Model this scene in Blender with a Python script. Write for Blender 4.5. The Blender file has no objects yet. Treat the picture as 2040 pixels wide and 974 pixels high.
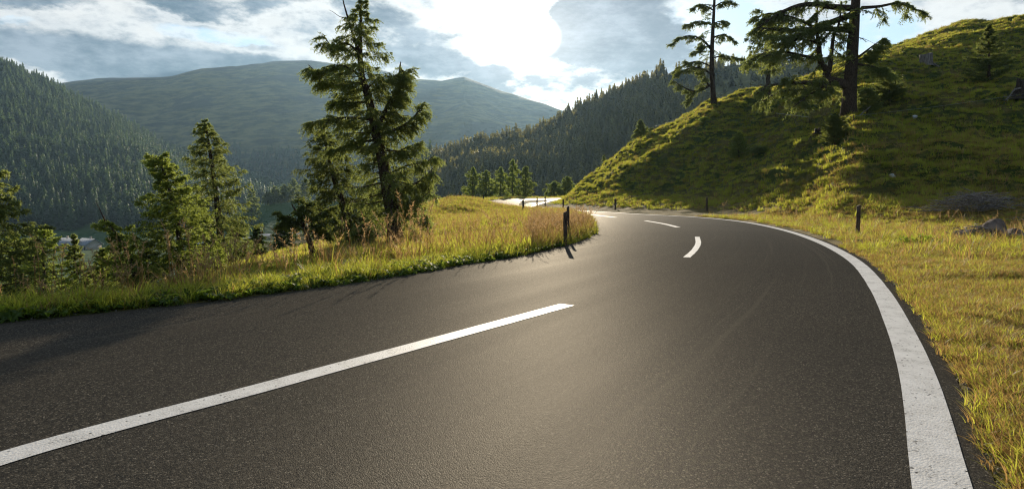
import bpy, math, random
import numpy as np
from mathutils import Vector

R = math.radians
SC = bpy.context.scene
COL = SC.collection
H0, FX, CU, HR = 1.2, 1250.0, 1020.0, 390.0        # eye height, focal length and horizon of the photograph

# ------------------------------------------------------------------ camera
cam_data = bpy.data.cameras.new('camera')
cam = bpy.data.objects.new('camera', cam_data)
COL.objects.link(cam)
cam.location = (0, 0, H0)
cam.rotation_euler = (R(90), 0, 0)
cam_data.sensor_width = 36.0
cam_data.lens = FX / 2040 * 36
cam_data.shift_y = -(487 - HR) / 2040
cam_data.clip_start = 0.05
cam_data.clip_end = 30000
SC.camera = cam
SC.view_settings.view_transform = 'Standard'
SC.view_settings.look = 'None'
SC.view_settings.gamma = 1
SC.view_settings.exposure = 0.62
SC.cycles.use_denoising = True
SC.cycles.denoiser = 'OPENIMAGEDENOISE'
SC.cycles.denoising_input_passes = 'RGB_ALBEDO_NORMAL'
SC.cycles.denoising_prefilter = 'NONE'
SC.cycles.pixel_filter_type = 'BLACKMAN_HARRIS'
SC.cycles.filter_width = 1.2
SC.cycles.use_adaptive_sampling = False
SC.cycles.volume_bounces = 0
SC.cycles.max_bounces = 8
SC.cycles.transparent_max_bounces = 16
SC.cycles.sample_clamp_indirect = 6

# ------------------------------------------------------------------ sun and sky
SUN_AZ, SUN_EL = math.atan2(1078 - CU, FX), math.atan2(HR - 75, FX)
sun_dir = Vector((math.sin(SUN_AZ) * math.cos(SUN_EL), math.cos(SUN_AZ) * math.cos(SUN_EL), math.sin(SUN_EL)))
sl = bpy.data.lights.new('sun', 'SUN')
sl.energy = 5.0
sl.angle = R(0.55)
sl.color = (1.0, 0.86, 0.66)
so = bpy.data.objects.new('sun', sl)
COL.objects.link(so)
so.rotation_euler = (-sun_dir).to_track_quat('-Z', 'Y').to_euler()
so.location = (0, 0, 50)

W = bpy.data.worlds.new('World')
SC.world = W
W.use_nodes = True


class NB:
    """small helper that writes node trees"""
    def __init__(s, nt):
        s.nt = nt
        s.n = nt.nodes
        s.l = nt.links

    def new(s, t, **kw):
        n = s.n.new(t)
        for k, v in kw.items():
            setattr(n, k, v)
        return n

    def put(s, sock, v):
        if v is None:
            return
        if isinstance(v, (int, float)):
            sock.default_value = v
        elif isinstance(v, (tuple, list)):
            sock.default_value = tuple(v) if len(v) == len(sock.default_value) else tuple(v) + (1,)
        else:
            s.l.new(v, sock)

    def m(s, op, a, b=None, c=None, clamp=False):
        n = s.new('ShaderNodeMath', operation=op, use_clamp=clamp)
        s.put(n.inputs[0], a)
        s.put(n.inputs[1], b)
        s.put(n.inputs[2], c)
        return n.outputs[0]

    def vm(s, op, a, b=None, scale=None):
        n = s.new('ShaderNodeVectorMath', operation=op)
        s.put(n.inputs[0], a)
        s.put(n.inputs[1], b)
        if scale is not None:
            s.put(n.inputs['Scale'], scale)
        return n.outputs['Value'] if op in ('LENGTH', 'DOT_PRODUCT', 'DISTANCE') else n.outputs[0]

    def mix(s, f, a, b, blend='MIX'):
        n = s.new('ShaderNodeMix', data_type='RGBA', blend_type=blend)
        s.put(n.inputs[0], f)
        s.put(n.inputs[6], a)
        s.put(n.inputs[7], b)
        return n.outputs[2]

    def ss(s, x, a, b, lo=0.0, hi=1.0):
        n = s.new('ShaderNodeMapRange', interpolation_type='SMOOTHSTEP')
        s.put(n.inputs[0], x)
        for i, v in enumerate((a, b, lo, hi)):
            n.inputs[i + 1].default_value = v
        return n.outputs[0]

    def noise(s, v, scale, detail=4, rough=0.5, dist=0.0):
        n = s.new('ShaderNodeTexNoise')
        s.put(n.inputs['Vector'], v)
        n.inputs['Scale'].default_value = scale
        n.inputs['Detail'].default_value = detail
        n.inputs['Roughness'].default_value = rough
        n.inputs['Distortion'].default_value = dist
        return n.outputs[0]

    def ramp(s, f, stops):
        n = s.new('ShaderNodeValToRGB')
        s.put(n.inputs[0], f)
        e = n.color_ramp.elements
        while len(e) < len(stops):
            e.new(0.5)
        for q, (p, c) in zip(e, stops):
            q.position = p
            q.color = tuple(c) + (1,)
        return n.outputs[0]

    def comb(s, x, y, z):
        n = s.new('ShaderNodeCombineXYZ')
        s.put(n.inputs[0], x)
        s.put(n.inputs[1], y)
        s.put(n.inputs[2], z)
        return n.outputs[0]

    def sep(s, v):
        n = s.new('ShaderNodeSeparateXYZ')
        s.put(n.inputs[0], v)
        return n.outputs


def build_sky():
    b = NB(W.node_tree)
    b.n.clear()
    out = b.new('ShaderNodeOutputWorld')
    bg = b.new('ShaderNodeBackground')
    STR = 0.1
    bg.inputs[1].default_value = STR
    sky = b.new('ShaderNodeTexSky', sky_type='NISHITA')
    sky.sun_disc = False
    sky.sun_elevation = SUN_EL
    sky.sun_rotation = SUN_AZ
    sky.altitude = 1600
    sky.air_density = 1.0
    sky.dust_density = 1.0
    sky.ozone_density = 1.5
    d = b.new('ShaderNodeTexCoord').outputs['Generated']
    x, y, z = b.sep(d)
    az = b.m('ARCTAN2', x, y)
    el = b.m('ARCSINE', z)
    # wandering distortion so that every cloud edge is ragged
    st = b.vm('MULTIPLY', d, (1, 1, 2.2))
    n1 = b.noise(st, 3.2, 6, 0.58)
    n2 = b.noise(b.vm('ADD', st, (7.3, 1.1, 4.2)), 3.2, 6, 0.58)
    n3 = b.noise(b.vm('ADD', st, (2.3, 5.1, 9.2)), 9.0, 7, 0.62)
    n4 = b.noise(b.vm('ADD', st, (4.3, 8.1, 3.2)), 22.0, 6, 0.6)
    azd = b.m('ADD', az, b.m('MULTIPLY', b.m('SUBTRACT', n1, 0.5), 0.20))
    eld = b.m('ADD', el, b.m('MULTIPLY', b.m('SUBTRACT', n2, 0.5), 0.075))
    eld = b.m('ADD', eld, b.m('MULTIPLY', b.m('SUBTRACT', n3, 0.5), 0.05))

    def ang(u, row):
        a = math.atan2(u - CU, FX)
        return a, math.atan2((HR - row) * math.cos(a), FX)

    def blob(u, row, ru, rr, tilt=0.0, amp=1.0):
        a, e = ang(u, row)
        ra, re = ru / FX * math.cos(a) ** 2, rr / FX * math.cos(a)
        dx = b.m('SUBTRACT', azd, a)
        dy = b.m('SUBTRACT', b.m('SUBTRACT', eld, e), b.m('MULTIPLY', dx, tilt))
        q = b.m('ADD', b.m('POWER', b.m('ABSOLUTE', b.m('DIVIDE', dx, ra)), 2), b.m('POWER', b.m('ABSOLUTE', b.m('DIVIDE', dy, re)), 2))
        return b.m('MULTIPLY', b.m('EXPONENT', b.m('MULTIPLY', q, -1)), amp)

    def total(bl):
        t = bl[0]
        for q in bl[1:]:
            t = b.m('ADD', t, q)
        return t
    # sun proximity (forward scatter through the cloud)
    cs = b.vm('DOT_PRODUCT', d, tuple(sun_dir))
    sang = b.m('ARCCOSINE', cs)
    g1 = b.m('EXPONENT', b.m('MULTIPLY', b.m('POWER', b.m('DIVIDE', sang, 0.062), 1.2), -1))
    g2 = b.m('EXPONENT', b.m('MULTIPLY', b.m('DIVIDE', sang, 0.27), -1))
    # thick, shaded cloud
    dark = total([
        blob(180, 108, 430, 36, -0.06, 1.35), blob(520, 126, 230, 22, -0.03, 1.05), blob(330, 150, 420, 30, 0, 1.1), blob(60, -12, 170, 26, -0.1, 1.0),
        blob(345, -8, 130, 28, -0.12, 1.1), blob(560, -10, 110, 26, 0, 1.0), blob(735, 40, 75, 46, -0.4, 0.72),
        blob(835, 70, 75, 40, -0.5, 0.72), blob(1240, 78, 125, 66, -0.25, 2.0), blob(1185, 30, 80, 40, 0, 1.2),
        blob(910, 138, 150, 32, -0.1, 1.25), blob(1130, 165, 170, 26, 0.0, 0.7), blob(1400, 100, 0.1, 0.1),
        blob(1000, 190, 150, 22, 0, 0.6), blob(1980, 10, 120, 30, 0.1, 0.35)])
    dark = b.m('ADD', dark, b.m('MULTIPLY', b.m('SUBTRACT', n3, 0.5), 2.2))
    dark = b.m('ADD', dark, b.m('MULTIPLY', b.m('SUBTRACT', n4, 0.5), 1.6))
    darkf = b.ss(dark, 0.22, 0.95)
    lining = b.m('MULTIPLY', b.ss(dark, -0.1, 0.40), b.m('SUBTRACT', 1.0, darkf))
    # open blue sky
    clear = total([
        blob(410, 62, 120, 18, -0.06, 1.2), blob(20, 30, 50, 9, 0, 0.9), blob(1360, 55, 60, 70, 0, 1.2), blob(1470, 40, 90, 60, 0, 0.9),
        blob(1590, 95, 140, 50, 0, 0.7), blob(1800, 62, 110, 40, 0.1, 1.0), blob(1740, 20, 90, 20, 0, 0.6), blob(900, 12, 100, 12, 0, 0.5)])
    clear = b.m('ADD', clear, b.m('MULTIPLY', b.m('SUBTRACT', n3, 0.5), 1.3))
    clearf = b.ss(clear, 0.35, 0.75)
    # the cloud's own tones: blue grey when thick, white where thin
    wav = b.noise(b.vm('ADD', st, (1.3, 3.1, 6.2)), 13.0, 8, 0.66)
    wav2 = b.noise(b.vm('MULTIPLY', b.vm('ADD', d, (3.3, 0.1, 1.2)), (5.0, 5.0, 26.0)), 1.0, 7, 0.64)
    white = b.mix(b.ss(b.m('ADD', wav, b.m('MULTIPLY', b.m('SUBTRACT', n1, 0.5), 0.6)), 0.34, 0.60), (2.3, 2.6, 3.1), (5.3, 5.25, 5.15))
    tone = b.mix(b.ss(azd, -0.45, 0.1), (0.55, 1.02, 1.62), (1.45, 1.65, 2.2))
    var = b.ss(b.m('ADD', b.m('MULTIPLY', wav, 0.6), b.m('MULTIPLY', wav2, 0.4)), 0.38, 0.64)
    tone = b.mix(var, b.vm('SCALE', tone, scale=0.72), b.mix(0.42, tone, (4.6, 4.9, 5.4)))
    blue = b.mix(0.6, sky.outputs[0], (4.0, 5.4, 6.6))
    thin = b.mix(clearf, white, blue)
    thin = b.mix(b.m('MULTIPLY', lining, 0.75), thin, (6.2, 6.15, 6.0))
    c = b.mix(darkf, thin, tone)
    glow = b.m('ADD', b.m('MULTIPLY', g1, 30), b.m('MULTIPLY', g2, 0.8))
    glow = b.m('MULTIPLY', glow, b.m('SUBTRACT', 1.0, b.m('MULTIPLY', darkf, 0.86)))
    glow = b.m('ADD', glow, b.m('MULTIPLY', b.ss(sang, 0.034, 0.012), 25.0))
    gl = b.vm('SCALE', (1.0, 0.95, 0.86), scale=glow)
    c = b.vm('ADD', c, gl)
    # away from the view the cloud is a broken layer seen from below
    high = b.ss(el, 0.32, 0.6)
    over = b.mix(b.ss(n1, 0.42, 0.62), b.vm('SCALE', sky.outputs[0], scale=0.8), (2.7, 2.95, 3.3))
    c = b.mix(high, c, over)
    back = b.ss(b.m('ABSOLUTE', az), 0.9, 1.5)
    c = b.mix(back, c, over)
    b.l.new(c, bg.inputs[0])
    b.l.new(bg.outputs[0], out.inputs[0])


build_sky()

# ------------------------------------------------------------------ object helpers


def tag(o, label=None, cat=None, group=None, kind=None):
    if label:
        o['label'] = label
    if cat:
        o['category'] = cat
    if group:
        o['group'] = group
    if kind:
        o['kind'] = kind
    return o


def empty(name, loc, rz=0.0):
    o = bpy.data.objects.new(name, None)
    COL.objects.link(o)
    o.location = loc
    o.rotation_euler = (0, 0, rz)
    o.empty_display_size = 0.2
    return o


def mesh_np(name, verts, tris=None, quads=None, mats=(), midx=None, smooth=False, uv=None):
    verts = np.asarray(verts, dtype=np.float32).reshape(-1, 3)
    loops, starts, totals = [], [], []
    off = 0
    for arr, k in ((tris, 3), (quads, 4)):
        if arr is None or len(arr) == 0:
            continue
        arr = np.asarray(arr, dtype=np.int32).reshape(-1, k)
        loops.append(arr.ravel())
        starts.append(off + np.arange(len(arr)) * k)
        totals.append(np.full(len(arr), k))
        off += arr.size
    me = bpy.data.meshes.new(name)
    loops = np.concatenate(loops).astype(np.int32)
    starts = np.concatenate(starts).astype(np.int32)
    me.vertices.add(len(verts))
    me.vertices.foreach_set('co', verts.ravel())
    me.loops.add(len(loops))
    me.loops.foreach_set('vertex_index', loops)
    me.polygons.add(len(starts))
    me.polygons.foreach_set('loop_start', starts)
    for m in mats:
        me.materials.append(m)
    if midx is not None:
        me.polygons.foreach_set('material_index', np.asarray(midx, dtype=np.int32))
    if smooth:
        me.polygons.foreach_set('use_smooth', np.ones(len(starts), dtype=bool))
    if uv is not None:
        lay = me.uv_layers.new(name='UVMap')
        lay.data.foreach_set('uv', np.asarray(uv, dtype=np.float32)[loops].ravel())
    me.update(calc_edges=True)
    me.validate()
    return me


def link(name, me, parent=None, loc=None):
    o = bpy.data.objects.new(name, me)
    COL.objects.link(o)
    if parent is not None:
        o.parent = parent
    if loc is not None:
        o.location = loc
    return o


class MB:
    """collects tubes, triangles, boxes into one mesh"""
    def __init__(s):
        s.v, s.t, s.q, s.n = [], [], [], 0

    def add(s, v, t=None, q=None):
        v = np.asarray(v, dtype=float).reshape(-1, 3)
        if t is not None and len(t):
            s.t.append(np.asarray(t, dtype=np.int64).reshape(-1, 3) + s.n)
        if q is not None and len(q):
            s.q.append(np.asarray(q, dtype=np.int64).reshape(-1, 4) + s.n)
        s.v.append(v)
        s.n += len(v)

    def tube(s, pts, rad, sides=6, cap=True, rough=0.0, rng=None):
        pts = np.asarray(pts, dtype=float)
        k = len(pts)
        rad = np.broadcast_to(np.asarray(rad, dtype=float), (k,))
        tan = np.gradient(pts, axis=0)
        tan /= np.linalg.norm(tan, axis=1, keepdims=True) + 1e-9
        ref = np.array([0.0, 0, 1]) if abs(tan[:, 2]).mean() < 0.8 else np.array([1.0, 0, 0])
        a = np.cross(tan, ref)
        a /= np.linalg.norm(a, axis=1, keepdims=True) + 1e-9
        c = np.cross(tan, a)
        th = np.arange(sides) / sides * 2 * np.pi
        rr = rad[:, None] * np.ones(sides)
        if rough and rng is not None:
            rr = rr * (1 + rough * rng.uniform(-1, 1, rr.shape))
        v = pts[:, None] + (a[:, None] * np.cos(th)[None, :, None] + c[:, None] * np.sin(th)[None, :, None]) * rr[:, :, None]
        i = np.arange(k - 1)[:, None] * sides + np.arange(sides)[None]
        j = np.arange(k - 1)[:, None] * sides + (np.arange(sides)[None] + 1) % sides
        q = np.stack([i, j, j + sides, i + sides], -1).reshape(-1, 4)
        v = v.reshape(-1, 3)
        t = None
        if cap:
            v = np.vstack([v, pts[-1], pts[0]])
            top = (k - 1) * sides
            e = np.arange(sides)
            t = np.vstack([np.stack([top + e, top + (e + 1) % sides, np.full(sides, k * sides)], -1),
                           np.stack([(e + 1) % sides, e, np.full(sides, k * sides + 1)], -1)])
        s.add(v, t, q)

    def box(s, x0, x1, y0, y1, z0, z1):
        v = [(x, y, z) for z in (z0, z1) for y in (y0, y1) for x in (x0, x1)]
        s.add(v, q=[(0, 2, 3, 1), (4, 5, 7, 6), (0, 1, 5, 4), (2, 6, 7, 3), (1, 3, 7, 5), (0, 4, 6, 2)])

    def mesh(s, name, mat, smooth=False):
        return mesh_np(name, np.vstack(s.v), np.vstack(s.t) if s.t else None, np.vstack(s.q) if s.q else None, [mat], smooth=smooth)

    def build(s, name, mat, parent=None, smooth=False):
        return link(name, s.mesh(name, mat, smooth), parent)


# ------------------------------------------------------------------ noise
def _hash(ix, iy, seed):
    n = (ix.astype(np.int64) * 374761393 + iy.astype(np.int64) * 668265263 + seed * 1442695041) & 0x7fffffff
    n = ((n ^ (n >> 13)) * 1274126177) & 0x7fffffff
    n = (n ^ (n >> 16)) & 0xffffff
    return n / float(0xffffff)


def vnoise(x, y, seed=0):
    ix, iy = np.floor(x), np.floor(y)
    fx, fy = x - ix, y - iy
    fx, fy = fx * fx * fx * (fx * (fx * 6 - 15) + 10), fy * fy * fy * (fy * (fy * 6 - 15) + 10)
    a, b_ = _hash(ix, iy, seed), _hash(ix + 1, iy, seed)
    c, d = _hash(ix, iy + 1, seed), _hash(ix + 1, iy + 1, seed)
    return (a + (b_ - a) * fx) * (1 - fy) + (c + (d - c) * fx) * fy - 0.5


def fbm(x, y, oct=4, seed=0, gain=0.5):
    s, a = 0, 1.0
    for k in range(oct):
        s = s + a * vnoise(x, y, seed + k * 17)
        x, y, a = x * 2.03 + 11.3, y * 2.03 - 7.1, a * gain
    return s


def sstep(x, a, b):
    t = np.clip((x - a) / (b - a), 0, 1)
    return t * t * (3 - 2 * t)


# ------------------------------------------------------------------ road geometry (ground points read off the photograph)
def gp(u, row, y=None):
    if y is None:
        y = FX * H0 / (row - HR)
    return ((u - CU) / FX * y, y, H0 - (row - HR) * y / FX)


def spline(P, step=0.25):
    P = np.asarray(P, dtype=float)
    Q = np.vstack([2 * P[0] - P[1], P, 2 * P[-1] - P[-2]])
    out, keys = [], []
    for i in range(1, len(Q) - 2):
        p0, p1, p2, p3 = Q[i - 1:i + 3]
        d01, d12, d23 = [max(np.linalg.norm(q) ** 0.5, 1e-4) for q in (p1 - p0, p2 - p1, p3 - p2)]
        m1 = d12 * ((p1 - p0) / d01 - (p2 - p0) / (d01 + d12) + (p2 - p1) / d12)
        m2 = d12 * ((p2 - p1) / d12 - (p3 - p1) / (d12 + d23) + (p3 - p2) / d23)
        n = max(3, int(np.linalg.norm(p2 - p1) / step))
        keys.append(len(out))
        for t in np.arange(n) / n:
            t2, t3 = t * t, t * t * t
            out.append((2 * t3 - 3 * t2 + 1) * p1 + (t3 - 2 * t2 + t) * m1 + (-2 * t3 + 3 * t2) * p2 + (t3 - t2) * m2)
    keys.append(len(out))
    out.append(P[-1])
    return np.array(out), keys


LEFT = [(-34, -21, 0), (-14, -2.5, 0), gp(0, 645), gp(280, 615), gp(560, 584), gp(770, 555), gp(930, 527), gp(1050, 507), gp(1130, 488), gp(1172, 474), gp(1187, 460),
        gp(1181, 442), gp(1152, 426), gp(1116, 420.5), gp(1079, 418.2), gp(1042, 416), gp(1005, 412, 68), gp(975, 404, 84), gp(982, 399.5, 92),
        gp(1027, 396, 98), gp(1108, 395, 102), (32, 106, 1.0), (60, 104, 1.4)]
RIGHT = [(-17, -27, 0), (-4.5, -9, 0), gp(1934, 968), gp(1901, 842), gp(1859, 734), gp(1817, 650), gp(1766, 571), gp(1715, 520), gp(1640, 481.5), gp(1560, 456.5),
         gp(1477, 441), gp(1394, 433), gp(1283, 427), gp(1200, 422), gp(1160, 419.5), gp(1115, 416), gp(1079, 413.5), gp(1062, 411.7), gp(1075, 407, 74),
         gp(1090, 403, 79), gp(1112, 398.8, 84), (28, 93, 0.9), (58, 92, 1.4)]
LS, LK = spline(LEFT)
RSL, RK = spline(RIGHT)                       # outer edge of the white line


def smooth(P, n):
    k = np.exp(-np.linspace(-2, 2, 2 * n + 1) ** 2)
    k /= k.sum()
    Q = np.vstack([2 * P[0] - P[n:0:-1], P, 2 * P[-1] - P[-2:-n - 2:-1]])
    return np.stack([np.convolve(Q[:, j], k, 'valid') for j in range(3)], -1)


RSL, LS = smooth(RSL, 5), smooth(LS, 4)


def offset(P, d):
    T = np.gradient(P, axis=0)
    T[:, 2] = 0
    T /= np.linalg.norm(T, axis=1, keepdims=True) + 1e-9
    N = np.stack([T[:, 1], -T[:, 0], np.zeros(len(P))], -1)
    return P + N * np.broadcast_to(np.asarray(d, dtype=float), (len(P),))[:, None]


_rj = 0.03 * (vnoise(np.arange(len(RSL)) * 0.35, np.zeros(len(RSL)), 5))
RS = offset(RSL, 0.10 + _rj)                  # ragged edge of the asphalt on the right
LSE = offset(LS, -0.02 + 0.08 * vnoise(np.arange(len(LS)) * 0.3, np.ones(len(LS)), 9))


def nearest(P, x, y):
    """distance, side (+ right), z of the nearest point on polyline P for many points"""
    x, y = x.ravel(), y.ravel()
    P = P[::2] if len(P) > 400 else P
    A, B = P[:-1], P[1:]
    D = (B - A)[:, :2]
    L2 = (D ** 2).sum(1) + 1e-9
    dist, side, zz = np.empty(len(x)), np.empty(len(x)), np.empty(len(x))
    for i in range(0, len(x), 20000):
        px, py = x[i:i + 20000, None], y[i:i + 20000, None]
        t = np.clip(((px - A[:, 0]) * D[:, 0] + (py - A[:, 1]) * D[:, 1]) / L2, 0, 1)
        qx, qy = A[:, 0] + t * D[:, 0], A[:, 1] + t * D[:, 1]
        d2 = (px - qx) ** 2 + (py - qy) ** 2
        k = d2.argmin(1)
        r = np.arange(len(k))
        dist[i:i + 20000] = np.sqrt(d2[r, k])
        side[i:i + 20000] = np.sign((px[:, 0] - A[k, 0]) * D[k, 1] - (py[:, 0] - A[k, 1]) * D[k, 0])
        zz[i:i + 20000] = A[k, 2] + t[r, k] * (B[k, 2] - A[k, 2])
    return dist, side, zz


# ------------------------------------------------------------------ terrain
HILL = {
    1085: [(60, 412), (70, 408), (84, 400)],
    1110: [(58, 415), (67, 402), (76, 398), (84, 398)],
    1150: [(55, 415), (64, 396), (74, 372), (84, 386)],
    1200: [(49, 418), (56, 402), (66, 368), (78, 335), (92, 352), (130, 385)],
    1300: [(45, 421), (52, 392), (60, 345), (68, 297), (75, 265), (90, 272), (140, 330)],
    1420: [(42, 425), (49, 385), (55, 335), (61, 280), (65, 240), (69, 210), (82, 214), (140, 280)],
    1500: [(38, 428), (44, 380), (50, 335), (55, 297), (58, 275), (61, 235), (65, 187), (78, 190), (140, 250)],
    1600: [(33, 436), (38, 378), (43, 318), (48, 272), (51, 250), (55, 215), (61, 162), (75, 160), (140, 220)],
    1700: [(27, 446), (31, 382), (34.5, 318), (38, 270), (40.5, 246), (44, 207), (52, 168), (61, 135), (80, 128), (140, 190)],
    1750: [(26, 448), (30.5, 380), (34, 316), (38, 268), (41, 242), (45.5, 205), (53, 158), (62, 107), (80, 104), (140, 170)],
    1850: [(24, 452), (29, 378), (33, 315), (37, 272), (41, 242), (47, 202), (54, 150), (60, 112), (68, 90), (90, 88), (140, 150)],
    1950: [(23, 455), (28, 378), (32, 317), (36.5, 270), (41, 230), (47.5, 185), (55.5, 130), (63, 88), (71, 66), (90, 63), (140, 120)],
    2040: [(22, 458), (27, 378), (31, 318), (36, 268), (41, 218), (48, 165), (57, 104), (66, 62), (73, 44), (90, 40), (140, 90)],
    2400: [(20, 464), (25, 376), (30, 305), (37, 235), (46, 160), (57, 60), (71, -40), (90, -60), (140, 20)],
    3400: [(17, 475), (23, 355), (32, 240), (46, 80), (70, -160), (90, -190), (140, -100)],
}
_hy = np.concatenate([np.arange(0, 100, 0.5), np.arange(100, 400, 4.0)])
_hu = np.array(sorted(HILL))
_hz = []
for _u in _hu:
    pr = HILL[_u]
    ys = [0, pr[0][0] - 3] + [p[0] for p in pr] + [pr[-1][0] + 120, 1000]
    zs = [0, 0] + [H0 + (HR - p[1]) * p[0] / FX for p in pr]
    zs[2] = max(zs[2], 0.0)
    zs += [max(0.3, zs[-1] * 0.25), 0]
    zc = np.interp(_hy, ys, zs)
    ker = np.exp(-np.linspace(-2, 2, 9) ** 2)
    zp = np.pad(zc, 4, mode='edge')
    zc2 = np.convolve(zp, ker / ker.sum(), 'valid')
    zc = np.where(_hy < 98, zc2, zc)
    _hz.append(zc)
_hz = np.array(_hz)
_fu = np.arange(1080, 3400, 6.0)
_fz = np.array([np.interp(_fu, _hu, _hz[:, k]) for k in range(len(_hy))]).T
_k = np.exp(-np.linspace(-2, 2, 11) ** 2)
_k /= _k.sum()
_fz = np.apply_along_axis(lambda c: np.convolve(np.pad(c, 5, mode='edge'), _k, 'valid'), 0, _fz)


def bilinear(U, Y):
    a = np.clip((U - _fu[0]) / 6.0, 0, len(_fu) - 1.001)
    i = a.astype(int)
    fa = a - i
    j = np.clip(np.searchsorted(_hy, Y) - 1, 0, len(_hy) - 2)
    fb = np.clip((Y - _hy[j]) / (_hy[j + 1] - _hy[j]), 0, 1)
    z = (_fz[i, j] * (1 - fa) + _fz[i + 1, j] * fa) * (1 - fb) + (_fz[i, j + 1] * (1 - fa) + _fz[i + 1, j + 1] * fa) * fb
    return z * sstep(U, 1075, 1092)


RIDGES = dict(
    mountain=dict(u=[-900, -300, 0, 140, 220, 340, 400, 470, 545, 620, 720, 830, 880, 925, 1000, 1080, 1130, 1300, 1700, 2600],
                  r=[150, 190, 185, 168, 162, 160, 147, 143, 128, 128, 140, 163, 168, 160, 190, 213, 232, 260, 280, 280], yf=1500, yc=3500),
    left=dict(u=[-1400, -400, 0, 100, 150, 230, 330, 450, 560, 640, 760, 900], r=[-45, 34, 126, 172, 199, 242, 297, 348, 382, 404, 424, 450], yf=470, yc=1150),
    right=dict(u=[700, 800, 850, 900, 960, 1030, 1100, 1160, 1200, 1300, 1340, 1420, 1480, 1560, 1700, 2000, 3400],
               r=[440, 362, 332, 312, 297, 284, 262, 228, 210, 164, 142, 132, 126, 120, 110, 130, 60], yf=215, yc=560),
    knoll=dict(u=[300, 400, 470, 520, 570, 620, 700, 820, 900, 1000], r=[470, 450, 424, 408, 402, 398, 397, 400, 420, 440], yf=300, yc=430),
)


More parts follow.
